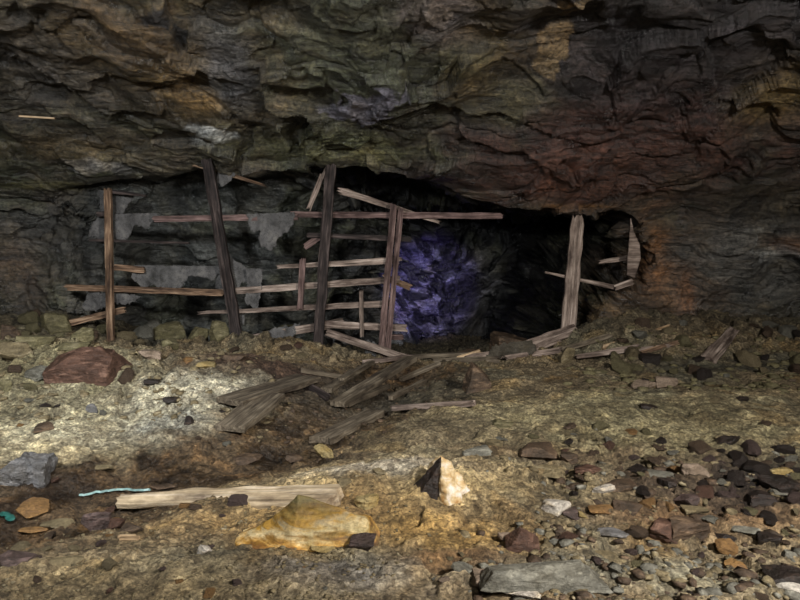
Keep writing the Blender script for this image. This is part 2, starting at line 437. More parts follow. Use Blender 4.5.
# normals of the smooth shell
dx = np.gradient(V, axis=1); dt = np.gradient(V, axis=0)
Nn = np.cross(dx, dt); Nn /= np.linalg.norm(Nn, axis=2)[:, :, None]+1e-9
P = V.reshape(-1, 3); NN = Nn.reshape(-1, 3)
mid_i = (nr//3)*nc+nc//2
if NN[mid_i, 2] > 0: NN = -NN
warp = np.stack([fbm(P*0.7, 3), fbm(P*0.7, 3, off=5), fbm(P*0.7, 3, off=9)], 1)
Wp = P+0.45*warp
# strata dip gently to the left; ledges break along them
Wd = Wp.copy(); Wd[:, 2] = Wp[:, 2]+0.30*Wp[:, 0]*sstep(2.5, -0.5, Wp[:, 0])-0.25*Wp[:, 0]*sstep(0, 2.5, Wp[:, 0])
dip = Wp[:, 2]*1.3+0.22*Wp[:, 0]+0.12*Wp[:, 1]
led = dip*2.6+0.6*fbm(Wp*0.8, 2, off=3)
fr = led-np.floor(led)
ledge = (np.minimum(fr/0.82, (1-fr)/0.18))
lk = np.clip(fbm(P*0.5, 2, off=30)+0.55, 0.1, 1)
fA, eA, rA = facets(Wp*np.array([0.7, 0.7, 1.7])+4.1, 0.55, 0.5)
fB, eB, rB = facets(Wd*np.array([1.7, 1.7, 4.6])+2.7, 0.6, 0.5)
fC, eC, rC = facets(Wd*np.array([4.5, 4.5, 13])+8.7, 0.6, 0.5)
D = 0.20*fbm(P*0.8, 3, off=50)+0.20*fA+0.070*fB+0.014*fC+0.055*lk*(ledge-0.5)+0.03*ridged(Wd*np.array([0.9, 0.9, 3.0]), 3)+0.010*fbm(Wd*np.array([5, 5, 14]), 3)
calm = 1.0
tv = np.repeat(tt, nc)
R0x = P[:, 0]
nearlip = np.exp(-((tv-0.56)/0.04)**2)
D = D*(1-0.45*nearlip)
pit = sstep(0.62, 0.72, tv)*o.ravel()*sstep(-1.4, -0.2, R0x)
D = D+pit*(0.16*fB+0.09*fC)
D = D+sstep(0.58, 0.64, tv)*(1-o.ravel())*(0.13*fB+0.03*fC+0.08*fA)
R = P+NN*D[:, None]
# colours
qpx = 400+R[:, 0]/np.maximum(R[:, 1], 0.3)*F; qpy = HY-(R[:, 2]-CH)/np.maximum(R[:, 1], 0.3)*F
def WP(px, py):
    ok = R[:, 1] > 3
    d = (qpx-px)**2+(qpy-py)**2+np.where(ok, 0, 1e9)+R[:, 1]*3
    return R[int(np.argmin(d))]
m1 = fbm(Wp*1.2, 4, off=70); m2 = fbm(Wp*3.2, 4, off=80); m3 = fbm(Wp*np.array([2, 2, 6]), 4, off=90)
CW = np.tile(S(86, 80, 66), (len(R), 1))
def wblob(C, px, py, rx, rz, col, k=1.0, w=0.5, crisp=False):
    c = WP(px, py)
    g = np.exp(-(((R[:, 0]-c[0]+w*rx*m2)/rx)**2+((R[:, 2]-c[2]+w*rz*m1)/rz)**2+((R[:, 1]-c[1])/max(rx, 1.2))**2))
    if crisp: g = sstep(0.38, 0.5, g+0.35*m3+0.12*rB)
    return lerp(C, col, np.clip(g*1.5*k, 0, min(1, k)))
CW = lerp(CW, S(70, 76, 58), sstep(-0.1, 0.4, m1)*0.7)
CW = lerp(CW, S(62, 54, 48), sstep(0.0, 0.4, m3)*0.6)
CW = wblob(CW, 600, 80, 2.1, 0.9, S(52, 48, 54), 0.95)
CW = wblob(CW, 760, 40, 1.6, 0.8, S(60, 56, 58), 0.9)
CW = wblob(CW, 620, 150, 1.7, 0.45, S(84, 58, 50), 0.95)
CW = wblob(CW, 560, 185, 1.0, 0.3, S(88, 58, 46), 0.9)
CW = wblob(CW, 680, 270, 0.9, 0.6, S(92, 70, 52), 0.9)
CW = wblob(CW, 652, 250, 0.16, 0.36, S(140, 96, 56), 0.8)
CW = wblob(CW, 685, 290, 0.10, 0.22, S(136, 92, 58), 0.65)
CW = wblob(CW, 760, 265, 0.9, 0.45, S(100, 98, 92), 0.9)
CW = wblob(CW, 765, 250, 0.4, 0.16, S(146, 146, 142), 0.75, crisp=True)
CW = wblob(CW, 795, 245, 0.25, 0.1, S(120, 78, 46), 0.6)
CW = wblob(CW, 780, 95, 0.35, 0.22, S(118, 100, 62), 0.8)
CW = wblob(CW, 470, 60, 0.6, 0.3, S(96, 78, 44), 0.8)
CW = wblob(CW, 555, 45, 0.16, 0.25, S(146, 124, 92), 0.85, crisp=True)
CW = wblob(CW, 520, 100, 0.35, 0.16, S(96, 94, 72), 0.7)
CW = wblob(CW, 180, 70, 1.0, 0.45, S(112, 94, 60), 0.8)
CW = wblob(CW, 130, 40, 0.4, 0.25, S(92, 72, 50), 0.7)
CW = wblob(CW, 190, 100, 0.35, 0.14, S(132, 106, 66), 0.75)
CW = wblob(CW, 160, 22, 0.25, 0.07, S(22, 22, 28), 0.9, crisp=True)
CW = wblob(CW, 40, 60, 0.7, 0.5, S(84, 78, 72), 0.7)
CW = wblob(CW, 230, 70, 0.28, 0.3, S(92, 94, 102), 0.7)
CW = wblob(CW, 370, 75, 0.9, 0.5, S(88, 92, 72), 0.7)
CW = wblob(CW, 360, 105, 0.4, 0.12, S(132, 128, 142), 0.8, crisp=True)  # sheen on the rock, painted as a purple-grey patch
CW = wblob(CW, 200, 134, 0.38, 0.07, S(205, 205, 200), 0.9, crisp=True)
CW = wblob(CW, 80, 166, 0.5, 0.08, S(150, 146, 140), 0.8, crisp=True)
CW = wblob(CW, 50, 185, 0.5, 0.05, S(112, 106, 66), 0.7)
CW = wblob(CW, 60, 150, 0.7, 0.12, S(112, 96, 66), 0.6)
CW = wblob(CW, 40, 230, 0.5, 0.4, S(100, 96, 90), 0.7)
CW = wblob(CW, 20, 270, 0.5, 0.3, S(84, 66, 50), 0.6)
CW = wblob(CW, 330, 150, 1.2, 0.15, S(110, 110, 76), 0.7)
CW = wblob(CW, 440, 20, 0.3, 0.12, S(130, 120, 124), 0.5)
CW = wblob(CW, 580, 208, 0.4, 0.03, S(150, 110, 64), 0.6)
CW = wblob(CW, 610, 315, 0.35, 0.18, S(120, 98, 70), 0.8)
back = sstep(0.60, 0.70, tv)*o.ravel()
CW = lerp(CW, S(40, 40, 38), back*0.9)  # darkness of the recess painted into the back wall's colour
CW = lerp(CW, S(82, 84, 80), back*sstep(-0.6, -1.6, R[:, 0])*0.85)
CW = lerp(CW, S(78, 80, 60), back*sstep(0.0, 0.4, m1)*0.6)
CW = wblob(CW, 430, 290, 0.9, 0.8, S(150, 150, 160), 0.9)  # paler rock colour stands in for the brightly lit part of the passage
CW = lerp(CW, S(14, 14, 15), back*sstep(-0.12, 0.12, fbm(Wd*np.array([1.9, 1.9, 3.8]), 5, off=120))*sstep(-1.6, -0.6, R[:, 0])*0.95)  # dark patches painted in to break up the blue light
CW = lerp(CW, S(14, 14, 15), back*sstep(0.6, 1.1, R[:, 0])*sstep(-0.25, 0.1, m2)*0.7)  # black of the deep void painted into the rock colour
lumw = CW.mean(1)[:, None]; CW = CW*0.78
CW = CW*np.clip(1+0.25*rB+0.15*rC+0.15*rA, 0.3, 1.8)[:, None]
crack = np.clip(np.minimum(eA/0.05, 1), 0, 1)*0.5+0.5
CW = np.clip(CW, 0.002, 0.8)
# cut the one continuous shell into ceiling and walls
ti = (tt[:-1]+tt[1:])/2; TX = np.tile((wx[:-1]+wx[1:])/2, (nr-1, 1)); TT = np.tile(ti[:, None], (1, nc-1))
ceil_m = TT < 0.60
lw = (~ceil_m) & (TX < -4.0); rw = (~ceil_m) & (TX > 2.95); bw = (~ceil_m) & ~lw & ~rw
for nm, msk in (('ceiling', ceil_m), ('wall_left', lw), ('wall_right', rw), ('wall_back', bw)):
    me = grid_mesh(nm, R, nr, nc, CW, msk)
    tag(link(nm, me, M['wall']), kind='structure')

# ------------------------------------------------------------------ planks
def plank_mesh(name, Ln, w, t, seed, taper=(1, 1), jag=0.04, bend=0.0, twist=0.0, rnd=0.0, notch=None):
    rg = random.Random(seed)
    ns = max(6, int(Ln/0.035)); nw = 6
    ring = [(-0.5+i/nw, 0.5) for i in range(nw+1)]+[(0.5-i/nw, -0.5) for i in range(nw+1)]
    j0 = [rg.uniform(0, jag) for _ in range(nw+1)]; j1 = [rg.uniform(0, jag) for _ in range(nw+1)]
    verts = []; faces = []
    so = seed*3.17
    for i in range(ns+1):
        u = i/ns; wv = w*(taper[0]*(1-u)+taper[1]*u)
        edge = 0.10*w*mnoise.noise(Vector((u*Ln*5, so, 0))); edge2 = 0.10*w*mnoise.noise(Vector((u*Ln*5, so, 9)))
        bz = bend*math.sin(math.pi*u)
        for k, (a, b) in enumerate(ring):
            ai = min(nw, max(0, int(round((a+0.5)*nw))))
            x = -Ln/2+u*Ln
            x += j0[ai]*max(0, 1-u*Ln/0.15)*1.0 - j1[ai]*max(0, 1-(1-u)*Ln/0.15)
            yy = a*wv+(edge if a > 0.3 else 0)+(edge2 if a < -0.3 else 0)+bz
            rr_ = math.sqrt(max(0.0, 1-(2*abs(a))**2*rnd))
            zz = b*t*rr_+0.10*t*mnoise.noise(Vector((x*4, a*9, so+b*3)))
            zz += 0.10*t*mnoise.noise(Vector((x*2, a*40, so)))
            an = twist*(u-0.5); yy, zz = yy*math.cos(an)-zz*math.sin(an), yy*math.sin(an)+zz*math.cos(an)
            verts.append((x, yy, zz))
    m_ = len(ring)
    for i in range(ns):
        for k in range(m_):
            faces.append((i*m_+k, i*m_+(k+1) % m_, (i+1)*m_+(k+1) % m_, (i+1)*m_+k))
    for i in (0, ns):   # end caps as strips, so a splintered end stays closed
        for k in range(nw):
            a, b_ = i*m_+k, i*m_+k+1; c_, d_ = i*m_+m_-2-k, i*m_+m_-1-k
            faces.append((a, b_, c_, d_) if i else (d_, c_, b_, a))
    me = bpy.data.meshes.new(name); me.from_pydata(verts, [], faces); me.validate(); me.update()
    return me
PS = [0]
def plank(name, p0, p1, w, t, mat, nrm=(0, -1, 0), parent=None, **kw):
    PS[0] += 1
    p0 = Vector(p0); p1 = Vector(p1); d = p1-p0; Ln = d.length; d.normalize()
    n = Vector(nrm); n = (n-d*n.dot(d)).normalized(); s = n.cross(d)
    me = plank_mesh(name, Ln, w, t, PS[0], **kw)
    o = link(name, me, M[mat], parent)
    R3 = Matrix((d, s, n)).transposed().to_4x4()
    Mx = Matrix.Translation((p0+p1)/2) @ R3
    if parent is not None: Mx = Matrix.Translation(-parent.location) @ Mx
    o.matrix_local = Mx
    return o
YF = 8.45
K = YF/F
fence = bpy.data.objects.new('timber_fence', None); COL.objects.link(fence); fence.location = (-1.9, YF, hz(-1.9, YF))
tag(fence, 'broken timber fence of leaning posts, split rails and torn grey netting across the mine opening', 'fence')
def fp(a, b, w, mat, name='rail', Y=YF, t=0.035, label=None, **kw):
    o = plank(name, at(a[0], a[1], Y), at(b[0], b[1], Y), w*Y/F, t, mat, parent=fence, **kw)
    if label: o['label'] = label
    return o
fp((111, 362), (108, 188), 6.5, 'w_brown', 'post', t=0.085, rnd=0.5, label='light brown post with dark worn patches')
fp((242, 366), (207, 158), 10, 'w_dark', 'post', t=0.10, rnd=0.3, label='blackened post leaning to the left')
fp((317, 360), (331, 163), 10, 'w_dark', 'post', t=0.10, rnd=0.3, label='tall blackened post')
fp((379, 374), (394, 203), 6.5, 'w_red', 'post', t=0.09, rnd=0.2, label='reddish board of the doubled post')
fp((385.5, 374), (401, 206), 5.5, 'w_red', 'post', t=0.08, rnd=0.2)
YR = YF+0.075
def rail(a, b, w, mat, Y=YR, **kw): return fp(a, b, w, mat, 'rail', Y=Y, t=0.04, **kw)
rail((152, 219), (300, 217), 6, 'w_red')
rail((290, 214.5), (503, 216), 6, 'w_red', Y=YR+0.045)
rail((336, 189), (443, 223), 7, 'w_grey', Y=YR+0.09, taper=(1, 0.5), jag=0.1)
rail((306, 235), (413, 239), 5, 'w_dark')
rail((303, 248), (323, 235), 6, 'w_red', Y=YR+0.045)
rail((274, 267), (403, 260), 7, 'w_grey', taper=(0.5, 1), jag=0.08, label='weathered grey rail')
rail((64, 287), (228, 293), 6.5, 'w_brown', taper=(0.9, 1), jag=0.08, label='long light brown rail with splintered end')
rail((205, 293), (401, 279), 6.5, 'w_grey', Y=YR+0.045)
rail((381, 276), (412, 288), 6, 'w_brown', Y=YR+0.09)
rail((197, 313), (396, 303), 6, 'w_grey', taper=(0.5, 1.1), jag=0.08)
rail((200, 347), (345, 322), 8.5, 'w_grey', taper=(0.8, 1), Y=YR+0.045)
rail((322, 324), (408, 328), 7, 'w_grey')
rail((113, 267), (146, 270), 6, 'w_brown', label='short light stub of a rail')
rail((110, 191), (147, 196), 4.5, 'w_dark', taper=(1, 0.5))
rail((95, 214), (112, 214), 5, 'w_dark')
rail((88, 240), (190, 243), 4, 'w_dark', taper=(0.7, 0.5))
rail((387, 337), (405, 337), 5.5, 'w_red')
fp((326, 166), (308, 211), 5, 'w_grey', 'brace', Y=YR+0.03, t=0.03, jag=0.12)
fp((303, 257), (300, 311), 6, 'w_red', 'upright_slat', Y=YF+0.03, t=0.03)
fp((361, 289), (362, 338), 4, 'w_grey', 'upright_slat', Y=YF+0.03, t=0.025)

# ------------------------------------------------------------------ netting
def sheet(name, poly, Y, mat='net', parent=None, seed=1, wr=0.03, rag=2.0):
    rg = random.Random(seed)
    pts = []
    for (x0, y0), (x1, y1) in zip(poly, poly[1:]+poly[:1]):
        d = math.hypot(x1-x0, y1-y0); n = max(1, int(d/2.2))
        for i in range(n):
            u = i/n; r = rag if i and (y0 > min(p[1] for p in poly)+3 or y1 > min(p[1] for p in poly)+3) else 0.3
            pts.append(Vector((x0+(x1-x0)*u+rg.uniform(-r, r)*0.5, y0+(y1-y0)*u+rg.uniform(-r, r))))
    nb = len(pts)
    xa, xb_ = min(p.x for p in pts), max(p.x for p in pts); ya, yb_ = min(p.y for p in pts), max(p.y for p in pts)
    y = ya
    while y < yb_:
        x = xa
        while x < xb_:
            pts.append(Vector((x+rg.uniform(-.4, .4), y+rg.uniform(-.4, .4)))); x += 2.5
        y += 2.5
    vs, es, fs, *_ = geometry.delaunay_2d_cdt(pts, [], [list(range(nb))], 1, 1e-4)
    W3 = []
    cx = at((xa+xb_)/2, ya, Y)
    for v in vs:
        p = at(v.x, v.y, Y)
        dn = (v.y-ya)/F*Y
        p.y += wr*mnoise.noise(Vector((p.x*7, p.z*2, seed)))*min(1, dn/0.1)*2+0.25*wr*mnoise.noise(Vector((p.x*25, p.z*25, seed)))
        W3.append(p-cx)
    me = bpy.data.meshes.new(name); me.from_pydata(W3, [], [tuple(f) for f in fs]); me.update()
    for pl in me.polygons: pl.use_smooth = True
    o = link(name, me, M[mat], parent)
    o.location = cx-(parent.location if parent else Vector())
    so = o.modifiers.new('thickness', 'SOLIDIFY'); so.thickness = 0.004
    return o
YN = YF+0.13
sheet('netting', [(100, 214), (157, 213), (154, 220), (146, 230), (138, 225), (133, 227), (127, 240), (115, 239), (104, 247), (98, 238), (88, 238), (92, 226)], YN+.05, parent=fence, seed=1)
sheet('netting', [(98, 190), (135, 192), (128, 204), (124, 213), (100, 213)], YN+.1, parent=fence, seed=2)
sheet('netting', [(134, 265), (216, 266), (222, 272), (214, 280), (198, 276), (190, 276), (180, 289), (165, 290), (154, 285), (142, 290), (131, 277)], YN, parent=fence, seed=3)
sheet('netting', [(247, 214), (295, 212), (294, 224), (287, 233), (279, 237), (273, 250), (262, 247), (258, 238), (262, 232), (250, 230)], YN-.08, parent=fence, seed=4)
sheet('netting', [(246, 268), (263, 269), (262, 285), (257, 316), (252, 308), (245, 300), (248, 288)], YN-.02, parent=fence, seed=5)
sheet('netting', [(229, 254), (238, 262), (247, 268), (264, 270), (250, 283), (243, 282), (232, 300), (215, 288), (219, 270)], YN+.06, parent=fence, seed=6)
sheet('netting', [(90, 290), (115, 293), (113, 284), (120, 292), (143, 296), (125, 305), (113, 303), (96, 312), (80, 309), (86, 300)], YN+.02, parent=fence, seed=7)
sheet('netting', [(218, 166), (236, 174), (230, 181), (222, 187), (216, 180)], YN+.05, parent=fence, seed=8)
sheet('netting', [(268, 330), (300, 323), (302, 330), (292, 338), (286, 348), (272, 344)], YN-.02, parent=fence, seed=9)
sheet('netting', [(366, 340), (380, 345), (382, 356), (370, 362), (364, 358)], YF-0.02, parent=fence, seed=10)
sheet('netting', [(238, 306), (246, 312), (242, 326), (236, 318)], YN+.03, parent=fence, seed=11)

# ------------------------------------------------------------------ loose boards
def T(o, label, cat='plank', group=None): return tag(o, label, cat, group)
def free(a, b, w, mat, Y0, Y1, label, name='plank', t=0.04, nrm=(0, -1, 0), **kw):
    return T(plank(name, at(a[0], a[1], Y0), at(b[0], b[1], Y1), w*(Y0+Y1)/2/F, t, mat, nrm, **kw), label)
free((186, 161), (270, 187), 6, 'w_brown', 8.72, 8.62, 'splintered brown board hanging under the rock lip behind the left blackened post', taper=(1, 0.35), jag=0.12)
free((65, 324), (127, 309), 6.5, 'w_brown', 8.55, 8.62, 'short brown board slanting low behind the leftmost fence post')
free((326, 332), (406, 358), 7, 'w_grey', 8.45, 8.20, 'grey board slanting down to the ground behind the reddish doubled post')
# right opening
Y5 = 8.62
post = plank('timber_post', at(566, 350, Y5), at(578, 214, Y5), 14*Y5/F, 0.05, 'w_grey', taper=(1.1, 0.85), jag=0.06)
T(post, 'wide grey plank standing alone as a post in the right-hand opening', 'post')
T(plank('plank', at(544, 272, Y5+.05), at(616, 287.5, Y5+.05), 5*Y5/F, 0.03, 'w_grey', taper=(0.4, 1)), 'thin grey board crossing behind the lone right post, pointed at its left end')
T(plank('plank', at(614, 288, Y5+.03), at(634, 281, Y5+.03), 5.5*Y5/F, 0.03, 'w_grey'), 'stub of thin board rising to the right-hand rock wall')
T(plank('plank', at(598, 262, Y5+.35), at(632, 257, Y5+.35), 6*Y5/F, 0.03, 'w_grey', taper=(0.6, 1)), 'short grey board high in the shadow behind the right opening')
o = sheet('plank', [(630, 218), (633, 232), (639, 245), (640, 258), (634, 278), (626, 275), (627, 258), (629, 238)], Y5-.02, 'w_grey', seed=20, wr=0.0, rag=0.6)
o.modifiers['thickness'].thickness = 0.035
T(o, 'upright pale grey board wedged against the rock at the opening\'s right edge')
# timber on the floor
def gl(a, b, w, mat, label, lift=0.02, lift1=None, name='plank', t=0.04, **kw):
    p = G(*a, lift=lift); q = G(*b, lift=lift if lift1 is None else lift1)
    ym = (p.y+q.y)/2
    # rest the board on the highest ground under it
    d = q-p; up = Vector((0, 0, 1))
    worst = 0
    for i in range(9):
        u = i/8; m_ = p+d*u; worst = max(worst, hz(m_.x, m_.y)-m_.z+t*0.3)
    p.z += worst*0.55; q.z += worst*0.55
    return T(plank(name, p, q, w, t, mat, up, **kw), label)
def rot_quad(a, b, c, d_, mat, label, t=0.045, lift=0.03, **kw):
    """board lying flat: end a-b, end c-d"""
    A, B, C_, D_ = (G(*q) for q in (a, b, c, d_))
    if C_.y > 7.5: C_ = at(*c, 7.45); D_ = at(*d_, 7.3)
    p = (A+B)/2; q = (C_+D_)/2; w = min(0.27, ((A-B).length+(C_-D_).length)/2)*kw.pop('wk', 1)
    dd = q-p; worst = 0
    for i in range(9):
        m_ = p+dd*(i/8); worst = max(worst, hz(m_.x, m_.y)-m_.z)
    p.z += lift+worst*0.6; q.z += lift+worst*0.6
    return T(plank('plank', p, q, w, t, mat, (0, 0, 1), **kw), label)
rot_quad((218, 413), (240, 405), (318, 388), (300, 380), 'w_ground', 'wide weathered board lying on the gully edge, upper of the left pair', jag=0.015)
rot_quad((212, 438), (246, 440), (285, 407), (258, 402), 'w_ground', 'wide weathered board lying on the gully edge, lower of the left pair', lift=0.05, jag=0.015)
rot_quad((330, 411), (344, 415), (418, 366), (404, 362), 'w_ground', 'long grey board lying towards the reddish doubled post', lift=0.06, wk=0.8, jag=0.015)
rot_quad((312, 449), (326, 449), (382, 419), (372, 416), 'w_ground', 'half-buried weathered board at the right edge of the muddy gully', lift=0.02)
gl((392, 416), (475, 411), 0.06, 'w_grey', 'narrow pale batten lying alone on the grey floor right of the gully', lift=0.02)
gl((300, 386), (330, 404), 0.07, 'w_dark', 'short dark board end lying across the top of the gully')
gl((326, 394), (356, 374), 0.10, 'w_ground', 'short weathered board in the gully beside the long grey board')
gl((345, 414), (388, 390), 0.06, 'w_ground', 'thin weathered slat lying close right of the long grey board', lift=0.03)
gl((300, 372), (345, 380), 0.05, 'w_ground', 'thin grey slat on the rubble below the tall blackened post', lift=0.02)
gl((340, 384), (372, 366), 0.06, 'w_ground', 'weathered slat lying under the netting scrap', lift=0.03)
gl((362, 366), (412, 360), 0.06, 'w_grey', 'grey slat lying at the foot of the reddish doubled post', lift=0.04)
gl((400, 382), (440, 366), 0.05, 'w_ground', 'small grey slat on the bank right of the long grey board', lift=0.02)
gl((390, 402), (425, 384), 0.05, 'w_ground', 'dull slat half sunk in the bank above the pale batten', lift=0.015)
gl((398, 362), (474, 360), 0.07, 'w_ground', 'dull board lying from the doubled post towards the timber pile', lift=0.05)
# timber pile under the lone post
def pile(a, b, Ya, Yb, w, mat, label, **kw):
    p = at(a[0], a[1], Ya); q = at(b[0], b[1], Yb)
    p.z = max(p.z, hz(p.x, p.y)+0.015); q.z = max(q.z, hz(q.x, q.y)+0.015)
    return T(plank('plank', p, q, w, kw.pop('t', 0.045), mat, (0, -0.85, 0.5), **kw), label)
pile((466, 363), (535, 347), 7.9, 8.25, 0.12, 'w_grey', 'weathered board at the left end of the timber pile')
pile((516, 350), (577, 332), 8.15, 8.5, 0.13, 'w_grey', 'grey board rising to the foot of the lone right post')
pile((505, 361), (566, 350), 7.9, 8.05, 0.07, 'w_grey', 'thin light board along the front of the timber pile')
pile((560, 352), (612, 344), 8.0, 8.2, 0.06, 'w_ground', 'thin dull board right of the stone in the timber pile')
pile((602, 355), (672, 338), 8.0, 8.3, 0.11, 'w_pale', 'pale board with nail holes leaning on the rubble right of the timber pile')
pile((574, 357), (640, 354), 7.85, 7.9, 0.035, 'w_grey', 'thin grey lath, upper of the two lying right of the timber pile', t=0.02)
pile((574, 362), (672, 357), 7.75, 7.85, 0.04, 'w_grey', 'long thin lath, lower of the two lying right of the timber pile', t=0.02)
pile((640, 360), (680, 352), 7.75, 7.9, 0.05, 'w_brown', 'short brown lath end on the rubble right of the timber pile', t=0.02)
pile((520, 362), (560, 340), 8.0, 8.35, 0.08, 'w_grey', 'short grey board crossing under the boards below the lone right post')
pile((430, 366), (500, 360), 7.8, 7.9, 0.08, 'w_ground', 'dull board reaching left out of the timber pile')
pile((455, 362), (482, 352), 8.0, 8.1, 0.07, 'w_pale', 'short pale board end at the left tip of the timber pile')
o = sheet('rag', [(492, 346), (510, 342), (532, 340), (536, 350), (520, 356), (498, 358), (486, 358)], 7.98, 'cloth', seed=31, wr=0.05)
T(o, 'dark grey rag draped over the timber pile', 'rag'); o.location.z += 0.0
plank_r = plank('plank', G(708, 362, 0.0)+Vector((0, 0, 0.02)), at(735, 329, 8.25), 0.17, 0.03, 'w_grey', (-0.4, -0.8, 0.3), taper=(1, 0.6))
T(plank_r, 'grey board leaning on the dark rubble at the foot of the right-hand wall')
T(plank('stick', at(18, 116, 7.2), at(56, 118.5, 7.2), 0.018, 0.018, 'w_pale', jag=0.02), 'thin pale stick lodged on the left rock ledge overhead', 'stick')
# crusted beam in front
A = G(118, 513); B = G(340, 510); 
for k_ in range(1, 9):
    m_ = A.lerp(B, k_/9); e_ = hz(m_.x, m_.y)-0.005-m_.z
    if e_ > 0: A.z += e_*0.5; B.z += e_
A.z += 0.012; B.z -= 0.045
T(plank('timber', A, B, 0.17, 0.075, 'w_crust', (0, -0.35, 0.9), taper=(0.4, 1.1), rnd=0.85, jag=0.05, bend=0.02), 'long pale crusted beam with a tapered left end behind the golden rock', 'beam')
gl((116, 542), (141, 541), 0.03, 'w_pale', 'short pale stick lying on the mud in front of the crusted beam', name='stick', lift=0.008, t=0.015)

# ------------------------------------------------------------------ stones
import bmesh
def ico(sub):
    bm = bmesh.new(); bmesh.ops.create_icosphere(bm, subdivisions=sub, radius=1.0)
    v = np.array([x.co[:] for x in bm.verts]); f = [[q.index for q in p.verts] for p in bm.faces]; bm.free(); return v, f
ICO = {s: ico(s) for s in (1, 2, 3, 4, 5)}
def stone_mesh(seed, sub=4, planes=None, rough=0.03, npl=10, name='stone', soft=60):
    """a broken stone: the inside of a set of planes, chipped and weathered; unit size"""
    rg = np.random.RandomState(seed)
    v, f = ICO[sub]
    if planes is None:
        n = rg.normal(size=(npl, 3)); n /= np.linalg.norm(n, axis=1)[:, None]
        n = np.concatenate([n, [[0, 0, -1], [0.15, 0.1, 1], [1, 0, 0.1], [-1, 0, 0.1], [0, 1, 0], [0, -1, 0.2]]])
        d = np.concatenate([rg.uniform(0.5, 0.95, npl), [0.8, rg.uniform(0.6, 0.9), 0.98, 0.98, 0.98, 0.95]])
    else:
        n = np.array([p[:3] for p in planes], float); d = np.array([p[3] for p in planes], float)
    n /= np.linalg.norm(n, axis=1)[:, None]
    dots = np.maximum(v @ n.T, 1e-4); r = d/dots
    r = -np.log(np.exp(-soft*np.minimum(r, 4)).sum(1))/soft
    p = v*r[:, None]
    p = p+v*(rough*fbm(p*2.2, 4, off=seed*3.3))[:, None]*1.6
    fa, e, q = facets(p*3.0+seed, 0.5, 0.5)
    p = p+v*(rough*0.8*fa)[:, None]
    if planes is None:
        lo, hi = p.min(0), p.max(0); p = (p-(lo+hi)/2)/(hi-lo)*2
    me = bpy.data.meshes.new(name); me.from_pydata(p.tolist(), [], f)
    me.polygons.foreach_set('use_smooth', [sub >= 3]*len(f)); me.update()
    if sub >= 3: me.set_sharp_from_angle(angle=math.radians(24))
    return me
SN = [100]
STONES = []
def put_stone(x0, y0, x1, y1, mat, label, name='stone', cat='stone', sub=4, flat=None, tilt=0.0, rz=None, planes=None, sink=0.15, dk=0.8, rough=0.03, size_apply=True):
    SN[0] += 1; sd = SN[0]; rg = random.Random(sd)
    g = G((x0+x1)/2, y1-0.5, ymax=8.4)
    W_ = (x1-x0)*g.y/F; A_ = (y1-y0)*g.y/F
    D_ = W_*dk; D_ = min(D_, 0.6*A_*g.y/CH*1.0) if A_ < W_*0.45 else min(D_, W_)
    H_ = max(0.35*A_, A_-D_*CH/g.y*0.8)
    Ht = H_*(1+sink)
    me = stone_mesh(sd, sub, planes, rough, name=name)
    c = Vector((g.x, g.y+D_*0.45, 0)); 
    c.x = g.x*(c.y/g.y)
    zb = min(hz(c.x, c.y), g.z)
    c.z = zb-H_*sink+Ht*0.5
    me.transform(Matrix.Diagonal((W_/2, D_/2, Ht/2, 1)))
    o = link(name, me, M[mat]); o.location = c
    o.rotation_euler = (0, tilt, rg.uniform(-0.3, 0.3) if rz is None else rz)
    if label: tag(o, label, cat)
    STONES.append((c.x, c.y, max(W_, D_)/2))
    return o
big = put_stone
big(50, 338, 120, 386, 'red', 'large reddish brown boulder on the left bank near the leftmost fence post', 'boulder', 'boulder', sub=5,
    planes=[(0.35, -0.7, 0.75, 0.62), (-0.75, -0.3, 0.75, 0.72), (-0.2, 0.5, 0.9, 0.75), (1, -0.2, 0.1, 0.92), (-1, 0, -0.1, 1.0), (0, -1, -0.1, 0.85), (0, 1, 0, 0.9), (0, 0, -1, 0.9), (0.75, 0.1, 0.6, 0.85)], rz=0.05)
big(42, 312, 71, 338, 'olive', 'pale olive blocky stone on top of the left rubble heap', sub=5)
big(70, 327, 94, 346, 'olive', 'rounded olive stone right of the pale blocky one on the left heap')
big(54, 337, 90, 353, 'olive', 'low olive stone below the pale blocky one on the left heap')
big(1, 340, 33, 364, 'tan', 'brownish boulder at the left photo edge below the rubble heap', 'boulder', 'boulder')
big(20, 331, 54, 349, 'olive', 'dull green stone left of the low olive stone', dk=0.7)
big(22, 364, 54, 384, 'grey', 'greenish grey slab stone left of the large reddish brown boulder')
big(0, 380, 14, 394, 'olive', 'olive stone cut by the left photo edge on the pale bank')
big(0, 318, 20, 338, 'brown', 'dark brown stone at the left photo edge against the rock wall')
big(86, 318, 98, 330, 'brown', 'small brown stone behind the rounded olive stone')
big(0, 446, 53, 489, 'bluegrey', 'blue-grey boulder at the left photo edge beside the mud', 'boulder', 'boulder', sub=5, dk=1.0, rough=0.09, sink=0.9)
big(140, 350, 162, 363, 'pink', 'pinkish brown stone on the bank between the two left posts')
big(158, 334, 181, 348, 'olive', 'olive stone just behind the fence between the two left posts')
big(187, 322, 207, 338, 'olive', 'pale olive stone behind the fence left of the leaning black post')
big(209, 314, 230, 338, 'olive', 'tall dark olive stone behind the leaning black post')
big(163, 397, 178, 406, 'dark', 'dark oval stone high on the pale left bank')
big(184, 418, 194, 428, 'dark', 'small dark stone low on the right of the pale left bank')
big(36, 423, 54, 434, 'brown', 'dark brown angular stone on the left of the pale bank')
big(86, 405, 98, 416, 'bluegrey', 'small blue-grey stone in the middle of the pale bank')
big(145, 378, 161, 387, 'dark', 'dark brown stone near the top of the pale bank')
big(40, 403, 52, 409, 'dark', 'small dark stone below the greenish slab stone')
big(196, 361, 216, 371, 'yellow', 'yellowish stone on the bank before the leaning black post')
